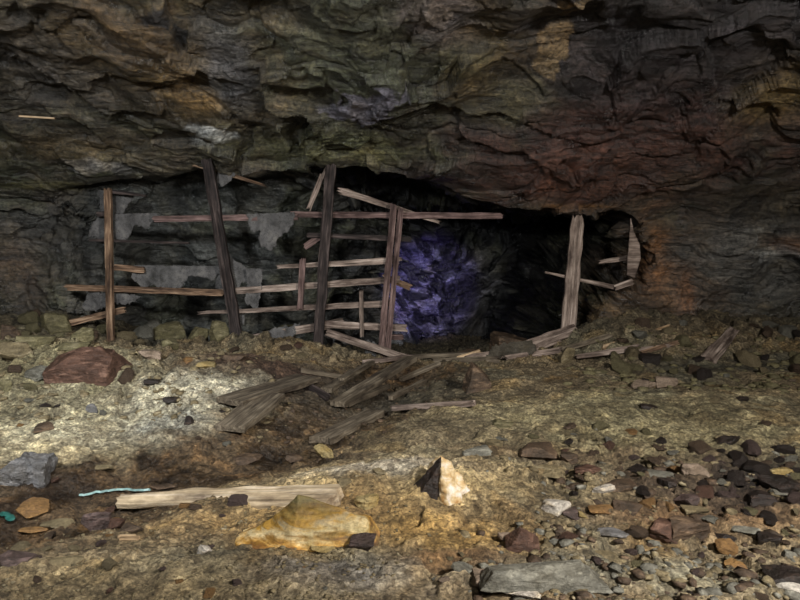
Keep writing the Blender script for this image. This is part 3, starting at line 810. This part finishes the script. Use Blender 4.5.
big(182, 358, 197, 366, 'ochre', 'small ochre stone left of the yellowish stone')
big(222, 352, 246, 362, 'brown', 'low rusty brown stone at the foot of the leaning black post')
big(463, 364, 491, 393, 'brown', 'upright brown stone standing on the grey bank before the timber pile', sub=5, dk=0.6,
    planes=[(0.7, -0.2, 0.8, 0.72), (-0.9, -0.1, 0.35, 0.75), (0.2, -0.8, 0.5, 0.7), (1, 0, 0, 0.95), (-1, 0, 0, 0.95), (0, 1, 0.2, 0.8), (0, 0, -1, 0.95), (0, -1, 0, 0.8)])
big(559, 347, 575, 366, 'tan', 'tan stone standing in the timber pile below the lone right post')
# right foreground
big(541, 499, 571, 518, 'white', 'whitish angular stone with a flat top in the right foreground rubble', sub=5)
big(560, 507, 581, 521, 'purple', 'dark brown stone touching the right side of the whitish angular stone')
big(587, 508, 613, 523, 'ochre', 'rusty ochre stone just right of the small tan cube stone')
big(578, 512, 588, 521, 'yellow', 'small tan cube-like stone between dark brown and rusty ochre stones')
big(505, 530, 539, 556, 'red', 'dark rusty triangular stone standing at the end of the grey slab', sub=5, dk=0.6,
    planes=[(0.75, -0.25, 0.75, 0.6), (-0.85, -0.25, 0.6, 0.62), (0.1, -0.85, 0.5, 0.6), (0, 1, 0.3, 0.7), (0, 0, -1, 0.9), (1, 0, 0, 1.0), (-1, 0, 0, 1.0), (0, -1, 0, 0.9)])
big(497, 529, 513, 543, 'pink', 'pale wedge stone leaning left of the dark rusty triangular stone')
big(594, 535, 631, 549, 'bluegrey', 'flat blue-grey disc-shaped stone lying on a tan one')
big(591, 545, 620, 560, 'tan', 'flat tan stone under the blue-grey disc-shaped stone')
big(488, 553, 600, 592, 'grey', 'large smooth grey slab in the right foreground', 'rock_slab', 'rock slab', sub=5, dk=0.8, tilt=0.06, rough=0.02,
    planes=[(0.1, -0.45, 0.9, 0.42), (-0.35, 0.4, 0.9, 0.5), (1, 0, 0.3, 0.9), (-1, 0.1, 0.2, 1.0), (0, -1, 0.1, 0.85), (0, 1, 0, 0.9), (0, 0, -1, 0.9)])
big(471, 569, 509, 592, 'pink', 'squarish tan-pink stone at the left end of the large grey slab', sub=5)
big(515, 567, 538, 587, 'pink', 'pinkish angular stone lying on the front of the large grey slab')
big(503, 582, 542, 604, 'white', 'whitish lumpy stone at the bottom photo edge', rough=0.08, sub=5)
big(451, 562, 473, 577, 'grey', 'grey stone left of the squarish tan-pink stone')
big(590, 486, 617, 497, 'white', 'long pale stone shard in the right foreground rubble', dk=0.4, rz=0.5)
big(600, 477, 637, 493, 'brown', 'flat dark brown stone behind the long pale shard')
big(612, 499, 641, 518, 'brown', 'rounded brown stone right of the rusty ochre stone')
big(644, 519, 688, 548, 'red', 'big red-brown rock in the right foreground, front of a close pair', 'boulder', 'boulder', sub=5, dk=0.7)
big(664, 515, 712, 545, 'brown', 'big tan-brown rock behind the red-brown one of the close pair', 'boulder', 'boulder', sub=5, dk=0.7)
big(713, 539, 740, 558, 'ochre', 'tan-orange stone right of the close pair of big rocks')
big(722, 554, 752, 569, 'ochre', 'flat orange-brown stone below the tan-orange stone')
big(755, 530, 781, 550, 'dark', 'black angular stone near the right photo edge above the white-footed boulder')
big(764, 562, 812, 590, 'dark', 'large dark brown boulder at the lower right photo edge', 'boulder', 'boulder', sub=5)
big(775, 578, 804, 596, 'white', 'whitish grey stone under the large dark boulder at the lower right')
big(768, 468, 792, 478, 'yellow', 'pale yellow stone on top of the black rubble at the right')
big(741, 482, 780, 508, 'dark', 'large black rock left in the black rubble at the right', 'boulder', 'boulder')
big(764, 474, 802, 498, 'dark', 'large black rock at the right photo edge under the pale yellow stone', 'boulder', 'boulder')
big(674, 492, 699, 511, 'purple', 'dark purplish stone in the middle of the right rubble')
big(647, 471, 675, 483, 'grey', 'flat greenish grey stone at the back of the right rubble')
big(680, 455, 709, 478, 'pink', 'pinkish tan rock at the back edge of the right rubble', sub=5)
big(682, 505, 709, 517, 'tan', 'flat tan stone in front of the dark purplish stone')
big(723, 499, 738, 516, 'tan', 'tan upright stone left of the large black rock')
big(768, 490, 790, 502, 'grey', 'grey flat stone before the large black rock at the right edge')
big(659, 479, 678, 492, 'dark', 'dark stone below the flat greenish grey stone')
big(782, 552, 799, 565, 'grey', 'rounded grey stone at the right photo edge above the large dark boulder')
big(715, 531, 735, 544, 'dark', 'dark stone just above the tan-orange stone')
big(730, 526, 762, 541, 'grey', 'grey slab stone left of the black angular stone')
big(517, 442, 558, 466, 'brown', 'dark brown rock behind the right foreground rubble, largest of its cluster', sub=5)
big(531, 464, 562, 477, 'tan', 'tan stone in front of the dark brown cluster rock')
big(560, 455, 578, 468, 'brown', 'brown stone right of the dark brown cluster rock')
big(574, 462, 602, 476, 'red', 'reddish brown stone right of the tan cluster stone')
big(716, 434, 741, 448, 'dark', 'dark low stone alone on the right tan flat')
big(736, 396, 748, 403, 'dark', 'small dark stone farther back on the right tan flat')
big(640, 404, 658, 411, 'dark', 'thin dark stone lying flat on the right tan flat')
big(460, 444, 491, 456, 'grey', 'pale blue-green grey stone behind the white cone')
big(632, 378, 656, 390, 'pink', 'pale pinkish stone on the far right flat, left of a pair')
big(654, 376, 679, 389, 'pink', 'pale pinkish stone on the far right flat, right of a pair')
big(485, 438, 503, 448, 'tan', 'small tan stone left of the dark brown cluster rock')
big(492, 418, 512, 430, 'olive', 'olive pale stone at the end of the pale batten')
# left foreground
big(84, 508, 111, 533, 'purple', 'purple-brown stone at the tapered end of the crusted beam', sub=5, dk=0.6)
big(-6, 549, 38, 573, 'purple', 'purple-brown boulder at the lower left photo edge', 'boulder', 'boulder', sub=5)
big(50, 557, 84, 569, 'tan', 'flat elongated tan stone in the lower left mud')
big(40, 518, 74, 531, 'tan', 'flat pale tan stone left of the purple-brown stone')
big(18, 527, 48, 537, 'ochre', 'flat ochre stone in the mud below the turquoise scrap')
big(8, 500, 52, 521, 'ochre', 'broad orange-brown stone in the mud above the turquoise scrap')
big(108, 518, 124, 532, 'red', 'reddish stone just below the tapered beam end')
big(120, 522, 142, 536, 'brown', 'brown stone under the left part of the crusted beam')
big(92, 466, 112, 474, 'tan', 'small tan stone at the upper rim of the mud')
big(349, 535, 376, 556, 'purple', 'purplish brown stone at the right foot of the golden rock', sub=5)
big(310, 545, 336, 558, 'yellow', 'small yellow stone under the front edge of the golden rock')
big(197, 544, 211, 556, 'white', 'small whitish stone left of the golden rock')
big(354, 494, 379, 513, 'yellow', 'lumpy pale yellow stone at the right end of the crusted beam', rough=0.08)
big(338, 480, 352, 490, 'tan', 'small tan lump behind the golden rock')
big(372, 468, 386, 478, 'tan', 'small tan lump on the front mound left of the white cone')
big(314, 443, 336, 460, 'yellow', 'pale yellow lump at the left end of the front mound', rough=0.07)
big(150, 484, 176, 492, 'brown', 'flat brown stone in the mud behind the crusted beam')
big(286, 452, 304, 464, 'brown', 'brown stone in the mud below the half-buried board')
big(232, 455, 262, 466, 'brown', 'low brown stone in the middle of the muddy gully')
# things behind the fence
def back_stone(px, py, Y, s, mat, label, **kw):
    SN[0] += 1; me = stone_mesh(SN[0], 4); me.transform(Matrix.Diagonal((s, s*0.8, s*0.75, 1)))
    o = link('stone', me, M[mat]); p = at(px, py, Y); p.z = hz(p.x, Y)+s*0.6; o.location = p
    o.rotation_euler = (0, 0, SN[0]); tag(o, label, 'stone'); STONES.append((p.x, p.y, s)); return o
back_stone(338, 340, 8.95, 0.17, 'bluegrey', 'blue-grey stone behind the fence between the tall black post and the doubled post')
back_stone(460, 338, 9.2, 0.08, 'yellow', 'small yellowish stone at the rim of the dark passage')
back_stone(444, 345, 9.0, 0.13, 'grey', 'dark grey rock at the rim of the dark passage left of the small yellowish stone')
back_stone(418, 330, 9.5, 0.20, 'red', 'rusty brown rock in the passage right of the doubled post')
back_stone(170, 300, 9.35, 0.26, 'olive', 'dark olive rock deep behind the left part of the fence')
back_stone(280, 310, 9.6, 0.30, 'olive', 'dark rock deep behind the fence between the two black posts')
back_stone(510, 345, 9.2, 0.30, 'brown', 'broad dark rock behind the timber pile, left')
back_stone(470, 345, 9.3, 0.22, 'brown', 'dark rock right of the small yellowish stone behind the timber pile')
back_stone(548, 345, 9.4, 0.25, 'brown', 'dark rock behind the timber pile beside the lone right post')

# golden layered rock
def golden():
    m, nt, b = nodes('golden_rock')
    v = coords(nt); vs = coords(nt, (1.2, 1.2, 7), (0.15, 0.25, 0))
    s = noi(nt, vs, 4.5, 8, 0.6, 0.5); f = noi(nt, v, 60, 6, 0.7); g = noi(nt, v, 5, 6, 0.6)
    sp = N(nt, 'ShaderNodeSeparateXYZ'); L(nt, v, sp.inputs[0])
    k1 = N(nt, 'ShaderNodeMath', operation='MULTIPLY_ADD'); L(nt, s, k1.inputs[0]); k1.inputs[1].default_value = 0.22; L(nt, sp.outputs['Z'], k1.inputs[2])
    k2 = N(nt, 'ShaderNodeMath', operation='MULTIPLY_ADD'); L(nt, sp.outputs['X'], k2.inputs[0]); k2.inputs[1].default_value = -0.12; L(nt, k1.outputs[0], k2.inputs[2])
    k3 = N(nt, 'ShaderNodeMath', operation='MULTIPLY'); L(nt, k2.outputs[0], k3.inputs[0]); k3.inputs[1].default_value = 3.0
    c = ramp(nt, k3.outputs[0], [(0.12, tuple(S(90, 62, 50))), (0.30, tuple(S(150, 92, 42))), (0.42, tuple(S(196, 146, 62))), (0.52, tuple(S(204, 184, 140))), (0.62, tuple(S(150, 114, 44))), (0.85, tuple(S(92, 80, 44)))])
    c = mix(nt, 'MIX', ramp(nt, g, [(0.48, 0.0), (0.66, 0.6)]), c, tuple(S(116, 108, 70)))
    c = mix(nt, 'MULTIPLY', 1.0, c, ramp(nt, s, [(0.38, 0.4), (0.5, 0.85), (0.62, 1.25)]))
    c = mix(nt, 'MULTIPLY', 0.9, c, ramp(nt, f, [(0.3, 0.6), (0.5, 1.0), (0.7, 1.4)]))
    L(nt, c, b.inputs['Base Color']); b.inputs['Roughness'].default_value = 0.6
    L(nt, bump(nt, f, 0.006, 0.8, bump(nt, s, 0.02, 0.8)), b.inputs['Normal']); return m
M['gold'] = golden()
def ridge_rock(name, W_, D_, H_, seed):
    """a low layered rock: long ridge with its peak left of the middle, wide face to the front"""
    nu, nv = 110, 60; vs = []
    us = np.linspace(-1, 1, nu); vv = np.linspace(-1, 1, nv)
    U, Vv = np.meshgrid(us, vv); U = U.ravel(); Vv = Vv.ravel()
    rim = np.sqrt(np.clip(1-np.abs(U)**2.6, 0, 1))                     # plan outline
    top = np.interp(U, [-1, -0.75, -0.5, -0.16, 0.0, 0.45, 0.8, 1], [0.02, 0.16, 0.48, 1.0, 0.95, 0.68, 0.45, 0.12])
    edge = np.interp(U, [-1, -0.4, 0.3, 0.85, 1], [0.0, 0.06, 0.22, 0.34, 0.05])
    f = np.where(Vv < 0.15, (Vv+1)/1.15, (1-Vv)/0.85)                 # 0 at the rims, 1 on the ridge
    z = H_*(edge*np.minimum(f*9, 1)+(top-edge)*np.clip(f, 0, 1)**0.95)
    x = U*W_/2; y = Vv*D_/2*(0.25+0.75*rim)
    Pn = np.stack([x, y, z], 1)
    st = np.sin((z*1.0+0.25*x-0.1*y+0.02*fbm(Pn*6, 3))*150)
    z = z+0.0016*st*np.minimum(f*5, 1)+0.009*fbm(Pn*6+seed, 4)*np.minimum(f*6, 1)
    y = y-0.004*st*(Vv < 0.1)
    V3 = np.stack([x, y, z], 1)
    idx = np.arange(nu*nv).reshape(nv, nu)
    fs = np.stack([idx[:-1, :-1], idx[:-1, 1:], idx[1:, 1:], idx[1:, :-1]], -1).reshape(-1, 4).tolist()
    rimv = list(idx[0, :])+list(idx[1:, -1])+list(idx[-1, :-1][::-1])+list(idx[1:-1, 0][::-1])
    base = len(V3); low = V3[rimv].copy(); low[:, 2] = -0.06; V3 = np.concatenate([V3, low]); n_ = len(rimv)
    for i in range(n_): fs.append([int(rimv[i]), base+i, base+(i+1) % n_, int(rimv[(i+1) % n_])])
    fs.append([base+i for i in range(n_)][::-1])
    me = bpy.data.meshes.new(name); me.from_pydata(V3.tolist(), [], fs)
    me.polygons.foreach_set('use_smooth', [True]*len(fs)); me.update(); return me
g = G(304, 551)
gold = link('boulder', ridge_rock('boulder', 150*g.y/F, 0.30, 0.19, 4), M['gold']); gold.location = (g.x, g.y+0.15, g.z-0.01); gold.rotation_euler = (0, 0, -0.04)
tag(gold, 'golden yellow layered rock with a low peak in the centre foreground', 'boulder')
STONES.append((g.x, g.y+0.15, 0.33))
# white cone
def cone_mat():
    m, nt, b = nodes('cone_crust')
    v = coords(nt); a = noi(nt, v, 14, 6, 0.6, 0.4); f = noi(nt, v, 60, 6, 0.7)
    c = ramp(nt, a, [(0.36, tuple(S(160, 120, 66))), (0.5, tuple(S(186, 164, 124))), (0.66, tuple(S(210, 200, 190)))])
    c = mix(nt, 'MULTIPLY', 0.7, c, ramp(nt, f, [(0.3, 0.6), (0.5, 1.0), (0.7, 1.3)]))
    L(nt, c, b.inputs['Base Color']); b.inputs['Roughness'].default_value = 0.7
    L(nt, bump(nt, f, 0.006, 0.9, bump(nt, a, 0.012, 0.8)), b.inputs['Normal']); return m
M['cone'] = cone_mat()
def mound_mesh(name, rx, ry, H, seed, pw=1.4, lean=(0, 0), flare=1.0):
    na, nr_ = 64, 40; vs = []; fs = []
    for i in range(nr_+1):
        u = i/nr_
        for k in range(na):
            a = 2*math.pi*k/na
            lob = 1+0.16*math.sin(2*a+seed)+0.12*math.sin(3*a+seed*2)+0.10*math.sin(5*a+seed*3)
            r = u*lob
            z = H*(1-math.sqrt(u*u+0.012)+0.11)**pw-0.03*u
            p = Vector((rx*r+lean[0]*(1-u)**2, ry*r*math.sin(a), z)); p.x = rx*r*math.cos(a)+lean[0]*(1-u)
            p.y += lean[1]*(1-u)
            nn = mnoise.fractal(p*16+Vector((seed, 0, 0)), 0.7, 2.1, 4)*0.022
            nn += abs(mnoise.noise(p*30))*0.008
            p += Vector((math.cos(a), math.sin(a), 0.6))*nn*min(1, u*2.5)
            vs.append(p)
    for i in range(nr_):
        for k in range(na): fs.append((i*na+k, (i+1)*na+k, (i+1)*na+(k+1) % na, i*na+(k+1) % na))
    fs.append(tuple(nr_*na+k for k in range(na))[::-1])
    me = bpy.data.meshes.new(name); me.from_pydata(vs, [], fs)
    for p in me.polygons: p.use_smooth = True
    me.update(); return me
g = G(447, 499)
cone = link('stone_cone', mound_mesh('stone_cone', 0.14, 0.11, 0.205, 3, 1.0, (-0.03, 0.0)), M['cone']); cone.location = (g.x, g.y+0.07, min(g.z, hz(g.x, g.y+0.07))-0.01)
tag(cone, 'small white and ochre crusted cone with a dark left flank on the front mound', 'rock formation')
fl = stone_mesh(777, 4, [(0.85, -0.3, 0.5, 0.35), (-0.85, -0.3, 0.42, 0.4), (0, -1, 0.2, 0.4), (0, 1, 0.2, 0.4), (0, 0, -1, 0.9), (0, 0, 1, 0.95)], 0.06, name='dark_flank')
fl.transform(Matrix.Diagonal((0.09, 0.09, 0.14, 1)))
flo = link('dark_flank', fl, M['dark'], cone); flo.location = (-0.07, -0.045, 0.09); flo.rotation_euler = (0, 0.38, 0); flo['label'] = 'dark brown flank'

# plastic strip and scrap
def plastic(name, c):
    m, nt, b = nodes(name); v = coords(nt); a = noi(nt, v, 30, 4, 0.6)
    L(nt, ramp(nt, a, [(0.35, tuple(c*0.5)), (0.6, tuple(c))]), b.inputs['Base Color']); b.inputs['Roughness'].default_value = 0.4; return m
M['strip'] = plastic('pale_blue_plastic', S(130, 160, 156)); M['turq'] = plastic('turquoise_plastic', S(40, 92, 84))
def ribbon(name, pts, w, mat, label, cat, t=0.004):
    P_ = []
    fine_ = []
    for (a, b_) in zip(pts[:-1], pts[1:]):
        for k in range(10): fine_.append((a[0]+(b_[0]-a[0])*k/10, a[1]+(b_[1]-a[1])*k/10))
    fine_.append(pts[-1])
    W3 = [G(*q, lift=0.012) for q in fine_]
    W3 = [sum((W3[max(0, min(len(W3)-1, i+j))] for j in (-2, -1, 0, 1, 2)), Vector())/5 for i in range(len(W3))]
    vs = []; fs = []; c0 = W3[len(W3)//2].copy()
    for i, p in enumerate(W3):
        d = (W3[min(i+1, len(W3)-1)]-W3[max(i-1, 0)]).normalized(); s = Vector((0, 0, 1)).cross(d)
        ww = w*math.sin(math.pi*(0.1+0.85*i/len(W3)))
        for a, b_ in ((-1, 0), (0, 1), (1, 0)): vs.append(p+s*ww*a/2+Vector((0, 0, b_*0.008+0.005))-c0)
    for i in range(len(W3)-1):
        for k in range(2): fs.append((i*3+k, i*3+k+1, i*3+k+4, i*3+k+3))
    me = bpy.data.meshes.new(name); me.from_pydata(vs, [], fs); me.update()
    o = link(name, me, M[mat]); o.location = c0; so = o.modifiers.new('t', 'SOLIDIFY'); so.thickness = t
    return tag(o, label, cat)
ribbon('plastic_strip', [(78, 502), (98, 498), (125, 496), (152, 495)], 0.014, 'strip', 'thin pale turquoise plastic strip lying in the mud behind the beam tip', 'plastic strip')
ribbon('plastic_scrap', [(0, 521), (5, 518), (10, 523), (15, 526)], 0.05, 'turq', 'small turquoise plastic scrap at the left photo edge', 'plastic scrap')

# ------------------------------------------------------------------ scattered stones
protos = [stone_mesh(300+i, 3, name='stone', rough=0.04) for i in range(12)]
cache = {}
def variant(i, mat):
    if (i, mat) not in cache:
        m_ = protos[i].copy(); m_.materials.append(M[mat]); cache[(i, mat)] = m_
    return cache[(i, mat)]
rg = random.Random(77)
KN = {'tan': 'tan', 'olive': 'olive', 'grey': 'grey', 'bluegrey': 'blue-grey', 'white': 'whitish', 'brown': 'brown', 'red': 'reddish brown', 'purple': 'purplish brown', 'dark': 'very dark', 'ochre': 'ochre', 'yellow': 'pale yellow', 'pink': 'pinkish'}
src = {}
def scatter(n, x0, y0, x1, y1, s0, s1, mats, where, flat=0.6):
    """n loose stones over one stretch of the floor; s = half width in pixels"""
    k = 0; tries = 0
    while k < n and tries < n*30:
        tries += 1
        px = rg.uniform(x0, x1); py = y0+(y1-y0)*rg.random()
        g = G(px, py); s = rg.uniform(s0, s1)**1.0*g.y/F; s *= rg.choice((0.6, 0.75, 1, 1, 1.25))
        if any((g.x-a)**2+(g.y-b)**2 < (s+c)**2*0.72 for a, b, c in STONES): continue
        mat = rg.choice(mats); pi = rg.randrange(12)
        if 700 < px < 745 and 325 < py < 372: continue
        if 'stone' not in src:
            src['stone'] = bpy.data.objects.new('stone', variant(pi, mat))
        o = src['stone'].copy(); o.data = variant(pi, mat); COL.objects.link(o)
        h = s*rg.uniform(0.28, 0.6)*flat/0.6
        o.scale = (s, s*rg.uniform(0.6, 1), h); o.rotation_euler = (rg.uniform(-.2, .2), rg.uniform(-.25, .25), rg.uniform(0, 6.28))
        o.location = (g.x, g.y, g.z+h*0.45)
        tag(o, f'small loose {KN[mat]} stone {where}', 'stone', f'small {KN[mat]} stones {where}')
        STONES.append((g.x, g.y, s)); k += 1
warm = ['brown', 'tan', 'dark', 'purple', 'grey', 'olive', 'red', 'ochre', 'tan']
scatter(50, 560, 450, 800, 545, 4, 11, warm+['dark', 'brown'], 'in the right foreground rubble')
scatter(14, 720, 462, 800, 525, 8, 14, ['dark', 'dark', 'purple', 'brown'], 'in the black patch of rubble at the right edge', 0.8)
scatter(16, 540, 545, 800, 600, 4, 10, warm+['white', 'grey'], 'along the bottom right of the photo')
scatter(6, 430, 555, 560, 600, 3, 8, ['tan', 'yellow', 'grey', 'pink'], 'round the large grey slab')
scatter(18, 470, 425, 680, 475, 4, 8, warm, 'on the middle of the floor behind the right foreground rubble')
scatter(5, 560, 370, 800, 440, 3, 6, ['dark', 'brown', 'tan', 'pink'], 'on the right tan flat')
scatter(30, 600, 325, 800, 378, 5, 11, ['tan', 'olive', 'grey', 'brown', 'dark', 'olive'], 'in the dull rubble at the foot of the right-hand wall', 0.9)
scatter(14, 0, 318, 130, 392, 5, 11, ['olive', 'tan', 'grey', 'brown', 'olive'], 'in the rubble at the foot of the left-hand wall', 0.9)
scatter(6, 130, 335, 330, 368, 4, 9, ['olive', 'tan', 'brown', 'red'], 'along the foot of the fence')
scatter(8, 20, 385, 300, 450, 3, 6, ['dark', 'brown', 'grey', 'ochre', 'yellow', 'white'], 'on the pale left bank')
scatter(22, 0, 480, 240, 600, 4, 9, ['brown', 'ochre', 'tan', 'purple', 'red'], 'in the lower left mud', 0.5)
scatter(4, 240, 555, 440, 600, 3, 6, ['tan', 'grey', 'ochre'], 'below the golden rock')
# behind the fence
def heap(n, x0, x1, y0, y1, s0, s1, mats, where):
    for _ in range(n):
        x = rg.uniform(x0, x1); y = rg.uniform(y0, y1); s = rg.uniform(s0, s1)
        if any((x-a)**2+(y-b)**2 < (s+c)**2*0.6 for a, b, c in STONES): continue
        mat = rg.choice(mats); o = src['stone'].copy(); o.data = variant(rg.randrange(12), mat); COL.objects.link(o)
        o.scale = (s, s*.85, s*.7); o.rotation_euler = (0, rg.uniform(-.3, .3), rg.uniform(0, 6.28)); o.location = (x, y, hz(x, y)+s*0.35)
        tag(o, f'{KN[mat]} rock in the shadow {where}', 'stone', f'{KN[mat]} rocks {where}'); STONES.append((x, y, s))
heap(9, -3.6, -1.2, 8.9, 9.9, 0.12, 0.24, ['olive', 'brown', 'tan', 'grey'], 'behind the left part of the fence')
heap(4, -0.6, 1.6, 9.0, 10.5, 0.14, 0.28, ['brown', 'grey', 'dark'], 'in the dark passage behind the timber pile')

# gravel: far too many crumbs to count
CH_ = []
for i in range(14):
    m_ = stone_mesh(500+i, 1, rough=0.05, npl=5, soft=90, name='chip'); a_ = np.zeros(len(m_.vertices)*3); m_.vertices.foreach_get('co', a_); CH_.append(a_.reshape(-1, 3)); bpy.data.meshes.remove(m_)
def gravel(name, n, region, s0, s1, mat, label, seed):
    rs = np.random.RandomState(seed); f = np.array(ICO[1][1]); VV = []; FF = []; k = 0
    while k < n:
        px, py = rs.uniform(region[0], region[2]), rs.uniform(region[1], region[3])
        u_, v_ = (px-region[0])/(region[2]-region[0]), (py-region[1])/(region[3]-region[1])
        dens = min(1, u_*4 if region[0] > 0 else 1, (1-u_)*4 if region[2] < 700 else 1, v_*4, (1-v_)*4 if region[3] < 600 else 1)
        if region[0] > 400 and region[1] > 400: dens *= min(1, max(0, (px-455-0.7*max(0, 520-py))/90)) + (0.5 if py > 560 and px > 440 else 0)
        dens *= 0.25+0.75*min(1, max(0, 0.5+2.2*mnoise.noise(Vector((px/60, py/22, seed*0.3)))))
        if rs.rand() > dens: n -= 1; continue
        y = (CH-0.05)/((py-HY)/F); y = min(y, 8.15)
        x = (px-400)/F*y
        s = s0+(s1-s0)*rs.rand()**2.2
        v = CH_[rs.randint(len(CH_))]
        q = v*np.array([s, s*rs.uniform(.5, 1), s*rs.uniform(.28, .55)])
        a = rs.uniform(0, 6.28); c, sn = math.cos(a), math.sin(a)
        q = np.stack([q[:, 0]*c-q[:, 1]*sn, q[:, 0]*sn+q[:, 1]*c, q[:, 2]], 1)
        VV.append(q+np.array([x, y, hz(x, y)+s*0.12])); FF.append(f+k*len(v)); k += 1
    VV = np.concatenate(VV); FF = np.concatenate(FF)
    me = bpy.data.meshes.new(name)
    me.vertices.add(len(VV)); me.vertices.foreach_set('co', VV.astype(np.float32).ravel())
    me.loops.add(FF.size); me.loops.foreach_set('vertex_index', FF.ravel().astype(np.int32))
    me.polygons.add(len(FF)); me.polygons.foreach_set('loop_start', (np.arange(len(FF))*3).astype(np.int32)); me.update(calc_edges=True)
    tag(link(name, me, M[mat]), label, 'gravel', kind='stuff')
gravel('gravel', 1100, (430, 430, 830, 610), 0.005, 0.036, 'tan', 'loose tan gravel strewn over the right foreground', 1)
gravel('gravel', 600, (450, 430, 830, 610), 0.006, 0.045, 'brown', 'loose dark brown gravel strewn over the right foreground', 2)
gravel('gravel', 1800, (-20, 480, 450, 610), 0.005, 0.014, 'tan', 'loose fine tan gravel over the left foreground', 3)
gravel('gravel', 900, (-20, 345, 300, 430), 0.01, 0.05, 'tan', 'loose tan gravel over the left bank', 4)
gravel('gravel', 1100, (560, 340, 830, 400), 0.015, 0.07, 'olive', 'loose dull gravel before the right-hand wall', 5)
gravel('gravel', 500, (430, 430, 830, 610), 0.008, 0.045, 'grey', 'loose grey chips strewn over the right foreground', 8)
gravel('gravel', 500, (200, 345, 480, 440), 0.01, 0.03, 'brown', 'loose dark gravel and splinters among the fallen boards', 6)

# ------------------------------------------------------------------ lamps (main and blue ones, plus two added unseen fills)
def area(name, loc, target, size, power, col, spread=None):
    l = bpy.data.lights.new(name, 'AREA'); l.size = size; l.energy = power; l.color = col
    if spread: l.spread = spread
    o = bpy.data.objects.new(name, l); COL.objects.link(o); o.location = loc
    o.rotation_euler = (Vector(target)-Vector(loc)).to_track_quat('-Z', 'Y').to_euler(); return o
area('lamp', (2.5, 0.3, 2.9), (0.5, 5.2, 0.0), 0.4, 250, (1.0, 0.96, 0.9), math.radians(140))
area('lamp', (-2.2, 1.4, 2.9), (-2.8, 7.2, 0.2), 0.4, 100, (0.95, 0.98, 1.0), math.radians(100))  # fill lamp out of view, added to brighten the left mound
area('lamp', (0.3, -0.3, 2.4), (-0.2, 7.5, 2.4), 0.25, 33, (1.0, 0.97, 0.93))  # weak fill lamp out of view, added for the ceiling
bl = bpy.data.lights.new('blue_lamp', 'SPOT'); bl.energy = 210; bl.color = (0.34, 0.26, 1.0); bl.shadow_soft_size = 0.05; bl.spot_size = math.radians(46); bl.spot_blend = 0.6
bo = bpy.data.objects.new('blue_lamp', bl); COL.objects.link(bo); bo.location = (1.1, 10.2, 0.35)
bo.rotation_euler = (Vector((0.45, 12.9, 0.35))-bo.location).to_track_quat('-Z', 'Y').to_euler()
w = bpy.data.worlds.new('world'); SC.world = w; w.use_nodes = True
w.node_tree.nodes['Background'].inputs[0].default_value = (0.5, 0.55, 0.7, 1); w.node_tree.nodes['Background'].inputs[1].default_value = 0.012
